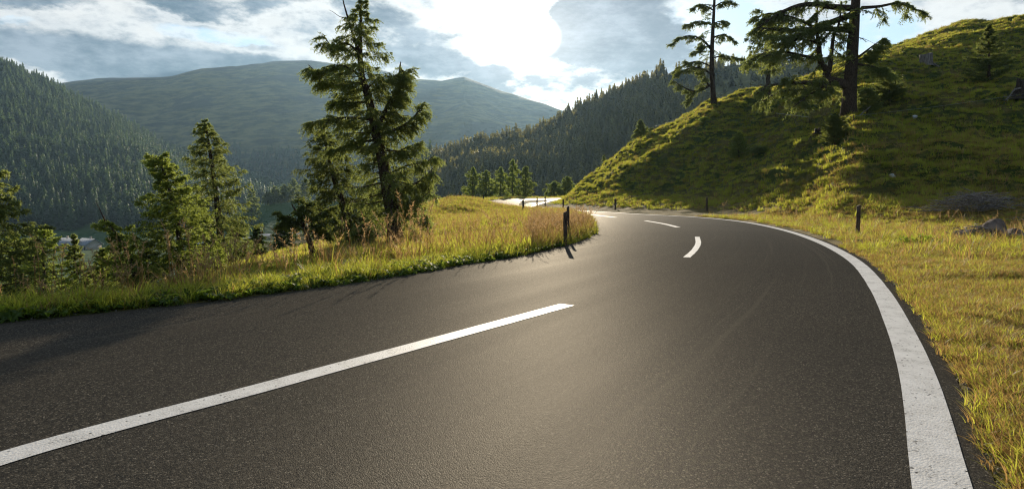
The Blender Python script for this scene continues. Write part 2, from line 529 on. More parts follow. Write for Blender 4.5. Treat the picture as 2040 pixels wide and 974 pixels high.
def terrain(x, y, fine=True):
    shp = np.shape(x)
    x, y = np.asarray(x, dtype=float).ravel(), np.asarray(y, dtype=float).ravel()
    r = np.hypot(x, y)
    ph = np.arctan2(x, y)
    pc = np.clip(ph, -R(62), R(62))
    U = CU + FX * np.tan(pc)
    Y = r * np.cos(pc)
    near = r < 420
    dL, sL, zL = np.full(len(x), 400.0), -np.ones(len(x)), np.zeros(len(x))
    dR, sR, zR = np.full(len(x), 500.0), np.ones(len(x)), np.zeros(len(x))
    dL[near], sL[near], zL[near] = nearest(LSE, x[near], y[near])
    dR[near], sR[near], zR[near] = nearest(RS, x[near], y[near])
    useL = dL < dR
    outL = useL & (sL < 0)
    outR = (~useL) & (sR > 0)
    outL[~near] = True
    outR[~near] = False
    # left of the road: a narrow verge, then the slope into the valley
    wfar = sstep(y, 24, 70)
    d = dL
    fall = 0.07 * d + 0.05 * np.maximum(d - 2, 0) * (1 - sstep(d, 30, 60)) + 0.03 * np.maximum(d - 14, 0) ** 1.55
    fall2 = 0.006 * d + 0.02 * np.maximum(d - 55, 0) ** 1.5
    inner = np.exp(-((x + 1.0) / 9.0) ** 2)
    side_drop = 0.30 * np.maximum(-(x + 6.5 + 0.04 * y), 0) ** 1.15        # beyond the bench inside the bend
    fall = fall + 0.75 * sstep(d, 0.9, 4.5) * (1 - sstep(U, 330, 480)) * (y > -5)
    zl = zL - (fall * (1 - wfar) + np.minimum(fall, fall2 + side_drop) * wfar)
    zl += 1.0 * np.exp(-((x + 5.2) / 3.2) ** 2 - ((y - 56) / 16.0) ** 2) * sstep(d, 0.3, 3)
    zl += 0.35 * np.exp(-((x + 1.6) / 2.4) ** 2 - ((y - 27) / 8.0) ** 2) * sstep(d, 0.2, 2.5)
    zl += 0.05 * sstep(d, 0.02, 0.35)
    # right of the road: flat verge, then the hill
    zh = bilinear(U, Y)
    zr = zR * (1 - sstep(dR, 4, 20)) + zh * sstep(dR, 0.7, 5.0)
    zr += 0.03 * sstep(dR, 0.0, 0.4)
    zroad = np.where(useL, zL, zR) - 0.07
    z = np.where(outL, zl, np.where(outR, zr, zroad))
    if fine:
        hm = np.where(outR, sstep(zh, 0.3, 2.0), 0.0)
        b1 = fbm(x * 0.16, y * 0.11, 3, 3) * 1.25
        per = 0.75
        zw = (z + b1) / per + fbm(x * 0.35, y * 0.35, 2, 13) * 1.6
        fr_ = zw - np.floor(zw)
        b3 = per * (sstep(fr_, 0.45, 0.95) - fr_) * 0.85
        b2 = (np.abs(vnoise(x * 0.55, y * 0.9 + z * 1.6, 21)) * -2 + 0.5) * 0.30 + fbm(x * 1.3, y * 1.3, 2, 31) * 0.20
        z = z + hm * (b1 * sstep(dR, 2, 8) + b2 * sstep(dR, 1.5, 4) + b3 * sstep(dR, 2, 6) * (r < 120))
        lm = np.where(outL, sstep(d, 0.6, 4), 0.0) * (r < 300)
        z = z + lm * (fbm(x * 0.3, y * 0.3, 3, 43) * 0.35 + fbm(x * 1.4, y * 1.4, 2, 47) * 0.1)
        vm = np.where(outR, sstep(dR, 0.15, 0.8), 0) * (1 - hm)
        z = z + vm * fbm(x * 1.1, y * 1.1, 3, 51) * 0.09
        vl = np.where(outL, sstep(d, 0.05, 0.5), 0)
        z = z + vl * (r < 60) * fbm(x * 1.3, y * 1.3, 2, 61) * 0.07
    # far country
    zv = -24 - 10 * sstep(-U, -500, -150) + 4 * fbm(x * 0.006, y * 0.006, 3, 71)
    fb = sstep(r, 130, 300)
    z = np.where(z < -20, -20 - 14 * (1 - np.exp(-(-20 - z) / 14.0)), z)
    z = z * (1 - fb) + zv * fb
    far = r > 120
    if far.any():
        Uf, Yf, xf, yf_ = U[far], Y[far], x[far], y[far]
        zz = z[far]
        for nm, k in RIDGES.items():
            row = np.interp(Uf, k['u'], k['r'])
            yc = k['yc'] * (1 + 0.05 * fbm(Uf * 0.012, Uf * 0 + 3, 2, 81))
            zc = H0 + (HR - row) * yc / FX
            yf = k['yf']
            base = -30.0
            s = np.clip((Yf - yf) / (yc - yf), 0, 1)
            prof = s ** 1.15 if nm != 'mountain' else 0.8 * (1 - (1 - s) ** 1.7) + 0.2 * s
            zi = base + (zc - base) * prof
            zi = np.where(Yf > yc, zc - ((Yf - yc) ** 2 / 3000.0 if nm == 'mountain' else (Yf - yc) * 0.35), zi)
            amp = dict(mountain=90, left=16, right=9, knoll=2.5)[nm]
            fr = dict(mountain=0.0016, left=0.008, right=0.012, knoll=0.02)[nm]
            zi = zi + amp * fbm(xf * fr, yf_ * fr, 5, 91) * np.clip(s * 4, 0, 1) * (1 - 0.97 * sstep(s, 0.5, 0.9))
            lim = np.ones(len(Uf))
            if nm == 'left':
                lim = 1 - sstep(Uf, 640, 900)
            if nm == 'right':
                lim = sstep(Uf, 720, 840)
            if nm == 'knoll':
                lim = sstep(Uf, 300, 420) * (1 - sstep(Uf, 880, 1000))
            zi = np.where(s > 0, zi, -999) * lim + (1 - lim) * -60
            zz = np.maximum(zz, zi)
        z[far] = zz
    bk = 1 - sstep(np.abs(ph), R(95), R(140))
    z = np.where(outL | outR, z * bk + (1 - bk) * np.clip(z, -3, 3), z)
    return z.reshape(shp)


def tz(x, y):
    return float(terrain(np.array([x]), np.array([y]))[0])


def at(u, y):
    x = (u - CU) / FX * y
    return Vector((x, y, tz(x, y)))


# ------------------------------------------------------------------ materials
MATS = {}


def new_mat(name):
    m = bpy.data.materials.new(name)
    m.use_nodes = True
    b = NB(m.node_tree)
    b.n.clear()
    out = b.new('ShaderNodeOutputMaterial')
    MATS[name] = m
    return m, b, out


def principled(b, color, rough=0.7, spec=0.5, normal=None):
    p = b.new('ShaderNodeBsdfPrincipled')
    b.put(p.inputs['Base Color'], color)
    b.put(p.inputs['Roughness'], rough)
    p.inputs['Specular IOR Level'].default_value = spec
    if normal is not None:
        b.l.new(normal, p.inputs['Normal'])
    return p


def bump(b, h, strength, dist, normal=None):
    n = b.new('ShaderNodeBump')
    n.inputs['Strength'].default_value = strength
    n.inputs['Distance'].default_value = dist
    b.l.new(h, n.inputs['Height'])
    if normal is not None:
        b.l.new(normal, n.inputs['Normal'])
    return n.outputs[0]


def m_simple(name, c1, c2, scale=6, rough=0.85, stretch=(1, 1, 1), bs=0.5, bd=0.02, spec=0.3):
    m, b, out = new_mat(name)
    v = b.vm('MULTIPLY', b.new('ShaderNodeTexCoord').outputs['Object'], stretch)
    n = b.noise(v, scale, 6, 0.6)
    c = b.mix(b.ss(n, 0.35, 0.65), c1, c2)
    p = principled(b, c, rough, spec, bump(b, n, bs, bd))
    b.l.new(p.outputs[0], out.inputs[0])
    return m


def m_leaf(name, dark, light, trans, tf=0.45, scale=1.2, rough=0.55, spec=0.25, rnd=0.35):
    """leaves, needles, blades: diffuse + light passing through, varied per instance and per clump"""
    m, b, out = new_mat(name)
    tc = b.new('ShaderNodeTexCoord').outputs['Object']
    oi = b.new('ShaderNodeObjectInfo').outputs['Random']
    n = b.noise(b.vm('ADD', tc, b.comb(b.m('MULTIPLY', oi, 37.0), 0.0, 0.0)), scale, 3, 0.6)
    f = b.m('ADD', b.m('MULTIPLY', b.m('SUBTRACT', n, 0.5), 1.6), b.m('ADD', 0.5, b.m('MULTIPLY', b.m('SUBTRACT', oi, 0.5), rnd * 2)), clamp=True)
    c = b.mix(f, dark, light)
    t = b.mix(f, tuple(q * 0.7 for q in trans), trans)
    p = principled(b, c, rough, spec)
    tr = b.new('ShaderNodeBsdfTranslucent')
    b.l.new(t, tr.inputs[0])
    mx = b.new('ShaderNodeMixShader')
    mx.inputs[0].default_value = tf
    b.l.new(p.outputs[0], mx.inputs[1])
    b.l.new(tr.outputs[0], mx.inputs[2])
    b.l.new(mx.outputs[0], out.inputs[0])
    return m


def m_asphalt():
    m, b, out = new_mat('asphalt')
    tc = b.new('ShaderNodeTexCoord')
    pos = tc.outputs['Object']
    uv = tc.outputs['UV']
    s_, t_, _ = b.sep(uv)

    def cells(scale):
        vo = b.new('ShaderNodeTexVoronoi', feature='F1')
        b.l.new(pos, vo.inputs['Vector'])
        vo.inputs['Scale'].default_value = scale
        return b.sep(vo.outputs['Color'])[0], vo.outputs['Distance']
    c1, d1 = cells(150)
    c2, d2 = cells(78)
    c3, _d = cells(30)
    fine = b.noise(pos, 150, 3, 0.75)
    pits = b.noise(pos, 48, 6, 0.78)
    mid = b.noise(pos, 2.2, 4, 0.6)
    big = b.noise(pos, 0.22, 3, 0.5)
    # tyre polish running along the lane, and faint scuffs
    track = b.noise(b.comb(b.m('MULTIPLY', s_, 0.04), b.m('MULTIPLY', t_, 1.5), 0.0), 1.0, 3, 0.6)
    scuff = b.noise(b.comb(b.m('MULTIPLY', s_, 0.07), b.m('MULTIPLY', t_, 8.0), 3.0), 1.0, 3, 0.65)
    scl = b.ss(scuff, 0.55, 0.70)
    stone = b.m('ADD', b.m('MULTIPLY', c1, 0.5), b.m('ADD', b.m('MULTIPLY', c2, 0.35), b.m('MULTIPLY', c3, 0.15)))
    c = b.mix(b.ss(stone, 0.22, 0.86), (0.007, 0.0063, 0.005), (0.088, 0.075, 0.053))
    c = b.mix(b.ss(c1, 0.90, 0.97), c, (0.24, 0.21, 0.16))
    c = b.mix(b.m('MULTIPLY', b.ss(pits, 0.53, 0.42), 0.88), c, (0.004, 0.0035, 0.003))
    c = b.mix(b.m('MULTIPLY', b.ss(mid, 0.35, 0.7), 0.20), c, (0.045, 0.037, 0.026))
    c = b.mix(b.m('MULTIPLY', b.ss(big, 0.4, 0.62), 0.30), c, (0.016, 0.014, 0.011))
    c = b.mix(b.m('MULTIPLY', b.ss(track, 0.42, 0.62), 0.22), c, (0.055, 0.045, 0.031))
    c = b.mix(b.m('MULTIPLY', scl, 0.28), c, (0.10, 0.085, 0.06))
    h = b.m('ADD', b.m('MULTIPLY', d1, -0.6), b.m('ADD', b.m('MULTIPLY', fine, 0.5), b.m('MULTIPLY', pits, 0.4)))
    nrm = bump(b, h, 0.7, 0.004)
    rg = b.m('ADD', 0.60, b.m('MULTIPLY', track, -0.10))
    df = b.new('ShaderNodeBsdfDiffuse')
    b.l.new(c, df.inputs[0])
    b.l.new(nrm, df.inputs['Normal'])
    gl = b.new('ShaderNodeBsdfGlossy')
    gl.inputs[0].default_value = (1.0, 0.96, 0.88, 1)
    b.l.new(rg, gl.inputs['Roughness'])
    b.l.new(nrm, gl.inputs['Normal'])
    mx = b.new('ShaderNodeMixShader')
    lwt = b.new('ShaderNodeLayerWeight')
    lwt.inputs[0].default_value = 0.5
    b.l.new(b.m('ADD', 0.030, b.m('MULTIPLY', b.m('POWER', lwt.outputs['Facing'], 34.0), 0.22)), mx.inputs[0])
    b.l.new(df.outputs[0], mx.inputs[1])
    b.l.new(gl.outputs[0], mx.inputs[2])
    b.l.new(mx.outputs[0], out.inputs[0])
    return m


def m_paint():
    m, b, out = new_mat('road_paint')
    pos = b.new('ShaderNodeTexCoord').outputs['Object']
    n = b.noise(pos, 60, 5, 0.7)
    n2 = b.noise(pos, 5, 4, 0.6)
    vo = b.new('ShaderNodeTexVoronoi', feature='F1')
    b.l.new(pos, vo.inputs['Vector'])
    vo.inputs['Scale'].default_value = 85
    wear = b.m('ADD', b.m('MULTIPLY', n, 0.7), b.m('MULTIPLY', n2, 0.35))
    c = b.mix(b.ss(n2, 0.3, 0.7), (0.72, 0.70, 0.66), (0.60, 0.58, 0.54))
    c = b.mix(b.ss(wear, 0.60, 0.66), c, (0.10, 0.09, 0.08))
    dirt = b.noise(b.vm('MULTIPLY', pos, (1, 1, 1)), 26, 5, 0.75)
    c = b.mix(b.m('MULTIPLY', b.ss(dirt, 0.50, 0.68), 0.28), c, (0.26, 0.24, 0.21))
    c = b.mix(b.ss(b.sep(vo.outputs['Color'])[1], 0.988, 0.992), c, (0.03, 0.028, 0.025))
    nrm = bump(b, b.m('ADD', b.m('MULTIPLY', vo.outputs['Distance'], -0.6), b.m('MULTIPLY', n, 0.4)), 0.45, 0.006)
    p = principled(b, c, 0.6, 0.35, nrm)
    b.l.new(p.outputs[0], out.inputs[0])
    return m


def m_ground():
    m, b, out = new_mat('meadow_ground')
    g = b.new('ShaderNodeNewGeometry')
    pos = g.outputs['Position']
    x, y, z = b.sep(pos)
    n1 = b.noise(pos, 0.35, 5, 0.6)
    n2 = b.noise(pos, 3.0, 5, 0.65)
    n3 = b.noise(pos, 14.0, 4, 0.7)
    n0 = b.noise(pos, 0.08, 3, 0.5)
    green = b.mix(b.ss(n2, 0.3, 0.7), (0.028, 0.045, 0.010), (0.070, 0.090, 0.018))
    dry = b.mix(b.ss(n3, 0.3, 0.7), (0.13, 0.09, 0.028), (0.24, 0.17, 0.055))
    f = b.ss(b.m('ADD', n1, b.m('MULTIPLY', b.m('SUBTRACT', n2, 0.5), 0.5)), 0.42, 0.66)
    flat = b.m('MULTIPLY', b.ss(x, 1.0, 3.0), b.ss(z, 2.2, 0.5))
    f = b.m('MAXIMUM', b.m('MULTIPLY', f, 0.55), b.m('MULTIPLY', flat, b.ss(n2, 0.25, 0.6)))
    c = b.mix(f, green, dry)
    c = b.mix(b.m('MULTIPLY', b.ss(n3, 0.58, 0.72), 0.6), c, (0.045, 0.032, 0.018))
    # far country: pasture, rough alpine turf, rock
    dist = b.vm('LENGTH', b.vm('MULTIPLY', pos, (1, 1, 0)))
    m1 = b.noise(b.vm('MULTIPLY', pos, (1, 1, 3)), 0.004, 7, 0.62)
    m2 = b.noise(b.vm('MULTIPLY', pos, (1, 1, 4)), 0.016, 6, 0.65)
    past = b.mix(b.ss(m2, 0.36, 0.62), (0.030, 0.042, 0.016), (0.170, 0.160, 0.055))
    past = b.mix(b.ss(m1, 0.52, 0.6), past, (0.020, 0.030, 0.014))
    rock = b.mix(b.ss(m2, 0.35, 0.65), (0.022, 0.025, 0.020), (0.065, 0.062, 0.048))
    alt = b.m('ADD', z, b.m('MULTIPLY', b.m('SUBTRACT', m1, 0.5), 420.0))
    past = b.mix(b.ss(alt, 480, 640), past, rock)
    valley = b.mix(b.ss(m2, 0.4, 0.6), (0.030, 0.075, 0.020), (0.055, 0.095, 0.026))
    far = b.mix(b.ss(z, 10, 60), valley, past)
    c = b.mix(b.ss(dist, 160, 320), c, far)
    h = b.m('ADD', b.m('MULTIPLY', n2, 0.6), b.m('MULTIPLY', n3, 0.5))
    nrm = bump(b, h, 0.8, 0.08)
    nrm = bump(b, m2, 0.5, 12.0, nrm)
    p = principled(b, c, 0.95, 0.1, nrm)
    b.l.new(p.outputs[0], out.inputs[0])
    return m


m_asphalt()
m_paint()
m_ground()
m_simple('larch_bark', (0.030, 0.020, 0.014), (0.11, 0.075, 0.05), 5, 0.95, (6, 6, 1.2), 0.9, 0.05, 0.15)
m_simple('dead_wood', (0.10, 0.085, 0.07), (0.30, 0.27, 0.23), 6, 0.9, (6, 6, 1), 0.7, 0.03, 0.2)
m_simple('post_wood', (0.035, 0.024, 0.016), (0.13, 0.09, 0.06), 10, 0.9, (6, 6, 0.8), 0.7, 0.01, 0.2)
m_simple('stump_wood', (0.10, 0.085, 0.072), (0.27, 0.24, 0.21), 3, 0.9, (5, 5, 0.6), 0.8, 0.05, 0.2)
m_simple('dark_stump', (0.018, 0.013, 0.010), (0.065, 0.048, 0.036), 3, 0.9, (5, 5, 0.8), 0.8, 0.05, 0.2)
m_simple('pale_rock', (0.35, 0.35, 0.34), (0.62, 0.62, 0.60), 5, 0.85, (1, 1, 1), 0.6, 0.03)
m_simple('brown_rock', (0.10, 0.075, 0.06), (0.24, 0.19, 0.155), 4, 0.9, (1, 1, 1), 0.7, 0.05)
m_simple('gravel', (0.06, 0.054, 0.045), (0.26, 0.23, 0.19), 9, 0.9, (1, 1, 1), 0.5, 0.01)
m_simple('twig_grey', (0.12, 0.10, 0.085), (0.36, 0.32, 0.28), 8, 0.9)
m_simple('roof_shingle', (0.18, 0.20, 0.23), (0.32, 0.35, 0.39), 2, 0.6)
m_simple('house_wall', (0.42, 0.36, 0.29), (0.55, 0.49, 0.41), 2, 0.9)
m_simple('house_timber', (0.06, 0.04, 0.028), (0.12, 0.08, 0.055), 3, 0.9)
m_simple('window_glass', (0.02, 0.025, 0.03), (0.04, 0.045, 0.05), 3, 0.1, spec=0.6)
m_simple('valley_road', (0.28, 0.28, 0.28), (0.36, 0.36, 0.36), 0.1, 0.5)
m_simple('wire_grey', (0.3, 0.32, 0.3), (0.42, 0.44, 0.4), 3, 0.6)
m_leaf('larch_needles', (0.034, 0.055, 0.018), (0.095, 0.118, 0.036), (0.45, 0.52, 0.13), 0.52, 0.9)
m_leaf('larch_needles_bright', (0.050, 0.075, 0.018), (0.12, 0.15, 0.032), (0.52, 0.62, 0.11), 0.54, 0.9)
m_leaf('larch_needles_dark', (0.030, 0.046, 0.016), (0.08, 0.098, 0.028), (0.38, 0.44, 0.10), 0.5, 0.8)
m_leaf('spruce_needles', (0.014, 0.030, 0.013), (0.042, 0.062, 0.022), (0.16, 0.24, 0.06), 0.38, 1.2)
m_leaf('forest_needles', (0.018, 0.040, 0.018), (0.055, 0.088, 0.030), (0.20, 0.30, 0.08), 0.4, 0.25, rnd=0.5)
m_leaf('forest_needles_warm_veil', (0.045, 0.055, 0.020), (0.13, 0.13, 0.042), (0.54, 0.48, 0.13), 0.5, 0.25, rnd=0.5)  # right ridge needles: warm backlit haze tinted into the foliage colour
m_leaf('grass_green', (0.055, 0.082, 0.010), (0.16, 0.19, 0.024), (0.72, 0.76, 0.08), 0.58, 3)
m_leaf('grass_olive', (0.046, 0.068, 0.011), (0.175, 0.185, 0.032), (0.72, 0.72, 0.10), 0.55, 3, rnd=0.5)
m_leaf('grass_dry', (0.18, 0.112, 0.034), (0.41, 0.275, 0.100), (0.66, 0.42, 0.14), 0.45, 3, rnd=0.5)
m_leaf('seed_head', (0.20, 0.13, 0.06), (0.42, 0.30, 0.16), (0.72, 0.48, 0.22), 0.5, 6)
m_leaf('weed_leaf', (0.030, 0.062, 0.012), (0.075, 0.125, 0.022), (0.46, 0.60, 0.06), 0.5, 6, 0.55, 0.18)

# ------------------------------------------------------------------ ground sheet
azs = np.concatenate([np.arange(-180, -62, 4.0), np.arange(-62, -42, 0.8), np.arange(-42, 42, 0.135), np.arange(42, 62, 0.8), np.arange(62, 180, 4.0)])
rad = [0.6]
while rad[-1] < 5600:
    q = rad[-1]
    rad.append(q * (1.009 if q < 27 else 1.006 if q < 80 else 1.009 if q < 110 else 1.02 if q < 240 else 1.013 if q < 3600 else 1.06))
rad = np.array(rad)
na, nr = len(azs), len(rad)
AA, RR = np.meshgrid(np.radians(azs), rad)
GX, GY = RR * np.sin(AA), RR * np.cos(AA)
GZ = terrain(GX, GY)
gv = np.stack([GX, GY, GZ], -1).reshape(-1, 3)
i0 = (np.arange(nr - 1)[:, None] * na + np.arange(na)[None]).ravel()
i1 = (np.arange(nr - 1)[:, None] * na + (np.arange(na)[None] + 1) % na).ravel()
gq = np.stack([i0, i0 + na, i1 + na, i1], -1)
gv = np.vstack([gv, [[0, 0, -0.07]]])
ce = np.arange(na)
gt = np.stack([ce, (ce + 1) % na, np.full(na, len(gv) - 1)], -1)
ground = link('ground', mesh_np('ground', gv, gt, gq, [MATS['meadow_ground']], smooth=True))
tag(ground, 'grassy alpine ground falling to a valley and rising to hills and a bare mountain', 'ground', kind='structure')

# ------------------------------------------------------------------ road
stations = [(0, 0), (2, 2), (6, 7), (10, 10), (12, 13), (15, 16), (17, 17), (19, 18), (20, 20), (22, 22)]


def resample(P, n):
    s = np.concatenate([[0], np.cumsum(np.linalg.norm(np.diff(P, axis=0), axis=1))])
    q = np.linspace(0, s[-1], n)
    return np.stack([np.interp(q, s, P[:, k]) for k in range(3)], -1)


ra_, rb_ = [], []
for (l0, r0), (l1, r1) in zip(stations[:-1], stations[1:]):
    A = LSE[LK[l0]:LK[l1] + 1]
    B = RS[RK[r0]:RK[r1] + 1]
    n = max(len(A), len(B))
    ra_.append(resample(A, n)[:-1])
    rb_.append(resample(B, n)[:-1])
RA, RB = np.vstack(ra_), np.vstack(rb_)
NC = 14
tt = np.linspace(0, 1, NC)
rv = RA[:, None] * (1 - tt)[None, :, None] + RB[:, None] * tt[None, :, None]
mid = (RA + RB) / 2
ss_ = np.concatenate([[0], np.cumsum(np.linalg.norm(np.diff(mid, axis=0), axis=1))])
wid = np.linalg.norm(RA - RB, axis=1)
ruv = np.stack([np.repeat(ss_[:, None], NC, 1), (1 - tt)[None] * np.minimum(wid, 9)[:, None]], -1).reshape(-1, 2)
rn = len(RA)
i0 = (np.arange(rn - 1)[:, None] * NC + np.arange(NC - 1)[None]).ravel()
rq = np.stack([i0, i0 + 1, i0 + NC + 1, i0 + NC], -1)
road = link('road', mesh_np('road', rv.reshape(-1, 3), None, rq, [MATS['asphalt']], smooth=True, uv=ruv))
tag(road, 'dark coarse asphalt mountain road sweeping left round the grassy bend', 'road', kind='structure')


def ribbon(name, P, w, label, lift=0.004):
    P = np.asarray(P, dtype=float)
    w = np.broadcast_to(np.asarray(w, dtype=float), (len(P),))
    jl = 0.004 * vnoise(np.arange(len(P)) * 0.7, np.zeros(len(P)), 3)
    a, c = offset(P, -w / 2 + jl), offset(P, w / 2 + jl)
    v = np.stack([a, c], 1).reshape(-1, 3)
    v[:, 2] += lift
    i = np.arange(len(P) - 1) * 2
    o = link(name, mesh_np(name, v, None, np.stack([i, i + 1, i + 3, i + 2], -1), [MATS['road_paint']]))
    return tag(o, label, 'road marking', kind='structure')


lw = np.where(RSL[:, 1] < 12, 0.215, np.where(RSL[:, 1] < 40, 0.215 + (RSL[:, 1] - 12) * 0.0015, 0.257))
ribbon('edge_line', offset(RSL, -lw / 2), lw, 'continuous white line along the outer edge of the road')
for pts, w, lab in (
    ([gp(-420, 1060), gp(0, 914), gp(560, 762), gp(1130, 607)], 0.185, 'long white centre line dash in the near lane'),
    ([gp(1368, 513), gp(1383, 499), gp(1391, 485), gp(1389, 472)], 0.135, 'short curved white centre dash in the bend'),
    ([gp(1351, 453), gp(1322, 446), gp(1286, 440)], 0.20, 'thin white centre dash beyond the curved one'),
    ([gp(1227, 433.3), gp(1200, 430.4), gp(1167, 427)], 0.24, 'farthest white centre dash near the inner grass point')):
    P, _ = spline(pts, 0.15)
    ribbon('centre_line_dash', P, w, lab)

# ------------------------------------------------------------------ scattering
def scatter(name, pts, rot, scl, idx, protos, label, cat):
    """one stuff object: instances of the prototype meshes on explicit ground points"""
    pts = np.asarray(pts, dtype=np.float32)
    me = bpy.data.meshes.new(name)
    me.vertices.add(len(pts))
    me.vertices.foreach_set('co', pts.ravel())
    a = me.attributes.new('rot', 'FLOAT_VECTOR', 'POINT')
    a.data.foreach_set('vector', np.asarray(rot, dtype=np.float32).ravel())
    a = me.attributes.new('scl', 'FLOAT_VECTOR', 'POINT')
    scl = np.asarray(scl, dtype=np.float32)
    if scl.ndim == 1:
        scl = np.repeat(scl[:, None], 3, 1)
    a.data.foreach_set('vector', scl.ravel())
    a = me.attributes.new('idx', 'INT', 'POINT')
    a.data.foreach_set('value', np.asarray(idx, dtype=np.int32))
    me.update()
    o = link(name, me)
    coll = bpy.data.collections.new(name + '_kinds')
    for k, pm in enumerate(protos):
        po = bpy.data.objects.new('%s_kind_%02d' % (name, k), pm)
        coll.objects.link(po)
    ng = bpy.data.node_groups.new(name + '_scatter', 'GeometryNodeTree')
    ng.interface.new_socket('Geometry', in_out='INPUT', socket_type='NodeSocketGeometry')
    ng.interface.new_socket('Geometry', in_out='OUTPUT', socket_type='NodeSocketGeometry')
    N, L = ng.nodes, ng.links
    gi, go = N.new('NodeGroupInput'), N.new('NodeGroupOutput')
    ip = N.new('GeometryNodeInstanceOnPoints')
    ci = N.new('GeometryNodeCollectionInfo')
    ci.inputs['Collection'].default_value = coll
    ci.inputs['Separate Children'].default_value = True
    ci.inputs['Reset Children'].default_value = True

    def attr(nm, t):
        n = N.new('GeometryNodeInputNamedAttribute')
        n.data_type = t
        n.inputs[0].default_value = nm
        return n.outputs[0]
    e = N.new('FunctionNodeEulerToRotation')
    L.new(attr('rot', 'FLOAT_VECTOR'), e.inputs[0])
    L.new(gi.outputs[0], ip.inputs['Points'])
    L.new(ci.outputs[0], ip.inputs['Instance'])
    ip.inputs['Pick Instance'].default_value = True
    L.new(attr('idx', 'INT'), ip.inputs['Instance Index'])
    L.new(e.outputs[0], ip.inputs['Rotation'])
    L.new(attr('scl', 'FLOAT_VECTOR'), ip.inputs['Scale'])
    L.new(ip.outputs[0], go.inputs[0])
    md = o.modifiers.new('scatter', 'NODES')
    md.node_group = ng
    return tag(o, label, cat, kind='stuff')


def blade_tuft(rng, n, h, spread, width, bend, mats, mix, segs=3):
    """a tuft of curved tapering blades; mix = share of each material"""
    v, t, mi = [], [], []
    k = 0
    for i in range(n):
        a = rng.uniform(0, 2 * np.pi)
        rr = spread * np.sqrt(rng.uniform())
        bx, by = rr * np.cos(a), rr * np.sin(a)
        hh = h * rng.uniform(0.45, 1.1)
        da = a + rng.normal(0, 0.8)
        bd = bend * hh * rng.uniform(0.3, 1.3)
        ww = width * rng.uniform(0.7, 1.3)
        pa = da + np.pi / 2 + rng.normal(0, 0.5)
        px, py = np.cos(pa), np.sin(pa)
        m = int(rng.choice(len(mats), p=mix))
        for s in range(segs):
            f = s / segs
            cx, cy, cz = bx + np.cos(da) * bd * f ** 2, by + np.sin(da) * bd * f ** 2, hh * (f - 0.18 * f * f)
            w = ww * (1 - f) * 0.5 + ww * 0.12
            v += [(cx - px * w, cy - py * w, cz), (cx + px * w, cy + py * w, cz)]
            if s:
                b0 = k + 2 * s - 2
                t += [(b0, b0 + 1, b0 + 3), (b0, b0 + 3, b0 + 2)]
                mi += [m, m]
        v.append((bx + np.cos(da) * bd, by + np.sin(da) * bd, hh * 0.82))
        b0 = k + 2 * segs - 2
        t.append((b0, b0 + 1, b0 + 2))
        mi.append(m)
        k += 2 * segs + 1
    return mesh_np('tuft', v, t, None, mats, mi)


def leaf_plant(rng, n, size):
    v, t = [], []
    k = 0
    for i in range(n):
        a = rng.uniform(0, 2 * np.pi)
        L = size * rng.uniform(0.6, 1.2)
        w = L * rng.uniform(0.25, 0.5)
        up = rng.uniform(0.25, 1.0)
        st = size * 0.5 * up
        c, s = np.cos(a), np.sin(a)
        for f, ww, z in ((0.05, 0.03, 0.0), (0.35, 0.75, 0.6), (0.6, 1.0, 0.85), (0.85, 0.6, 0.8), (1.05, 0.0, 0.62)):
            for sg in (-1, 1):
                v.append((c * L * f - s * sg * w * ww * 0.5, s * L * f + c * sg * w * ww * 0.5, st * z + abs(sg) * 0 + 0.01 + 0.02 * ww))
        for q in range(4):
            b0 = k + q * 2
            t += [(b0, b0 + 1, b0 + 3), (b0, b0 + 3, b0 + 2)]
        k += 10
    return mesh_np('weed', v, t, None, [MATS['weed_leaf']])


def seed_stalk(rng, h, heavy=1.0, n=1):
    b0 = MB()
    sv, stt = [], []
    k = 0
    for _ in range(n):
        a = rng.uniform(0, 2 * np.pi)
        hh = h * rng.uniform(0.6, 1.1)
        bd = hh * rng.uniform(0.05, 0.4)
        ox, oy = rng.normal(0, 0.04, 2) * (n > 1)
        f = np.linspace(0, 1, 6)
        P = np.stack([ox + np.cos(a) * bd * f ** 2, oy + np.sin(a) * bd * f ** 2, hh * (f - 0.08 * f ** 3)], -1)
        b0.tube(P, np.linspace(0.0035, 0.0016, 6), 3, cap=False)
        for q in range(int(16 * heavy)):
            ff = rng.uniform(0.68, 1.0)
            p = np.array([np.interp(ff, f, P[:, j]) for j in range(3)])
            d = rng.normal(0, 1, 3)
            d /= np.linalg.norm(d)
            d[2] = abs(d[2]) * 0.8 + 0.2
            w = np.cross(d, rng.normal(0, 1, 3))
            w /= np.linalg.norm(w)
            L = rng.uniform(0.015, 0.04) * heavy
            sv += [p - w * 0.005, p + w * 0.005, p + d * L]
            stt.append((k, k + 1, k + 2))
            k += 3
    V = np.vstack(b0.v + [np.array(sv)])
    T = np.array(stt) + b0.n
    return mesh_np('stalk', V, T, np.vstack(b0.q), [MATS['seed_head'], MATS['grass_dry']], [0] * len(T) + [1] * sum(len(q) for q in b0.q))


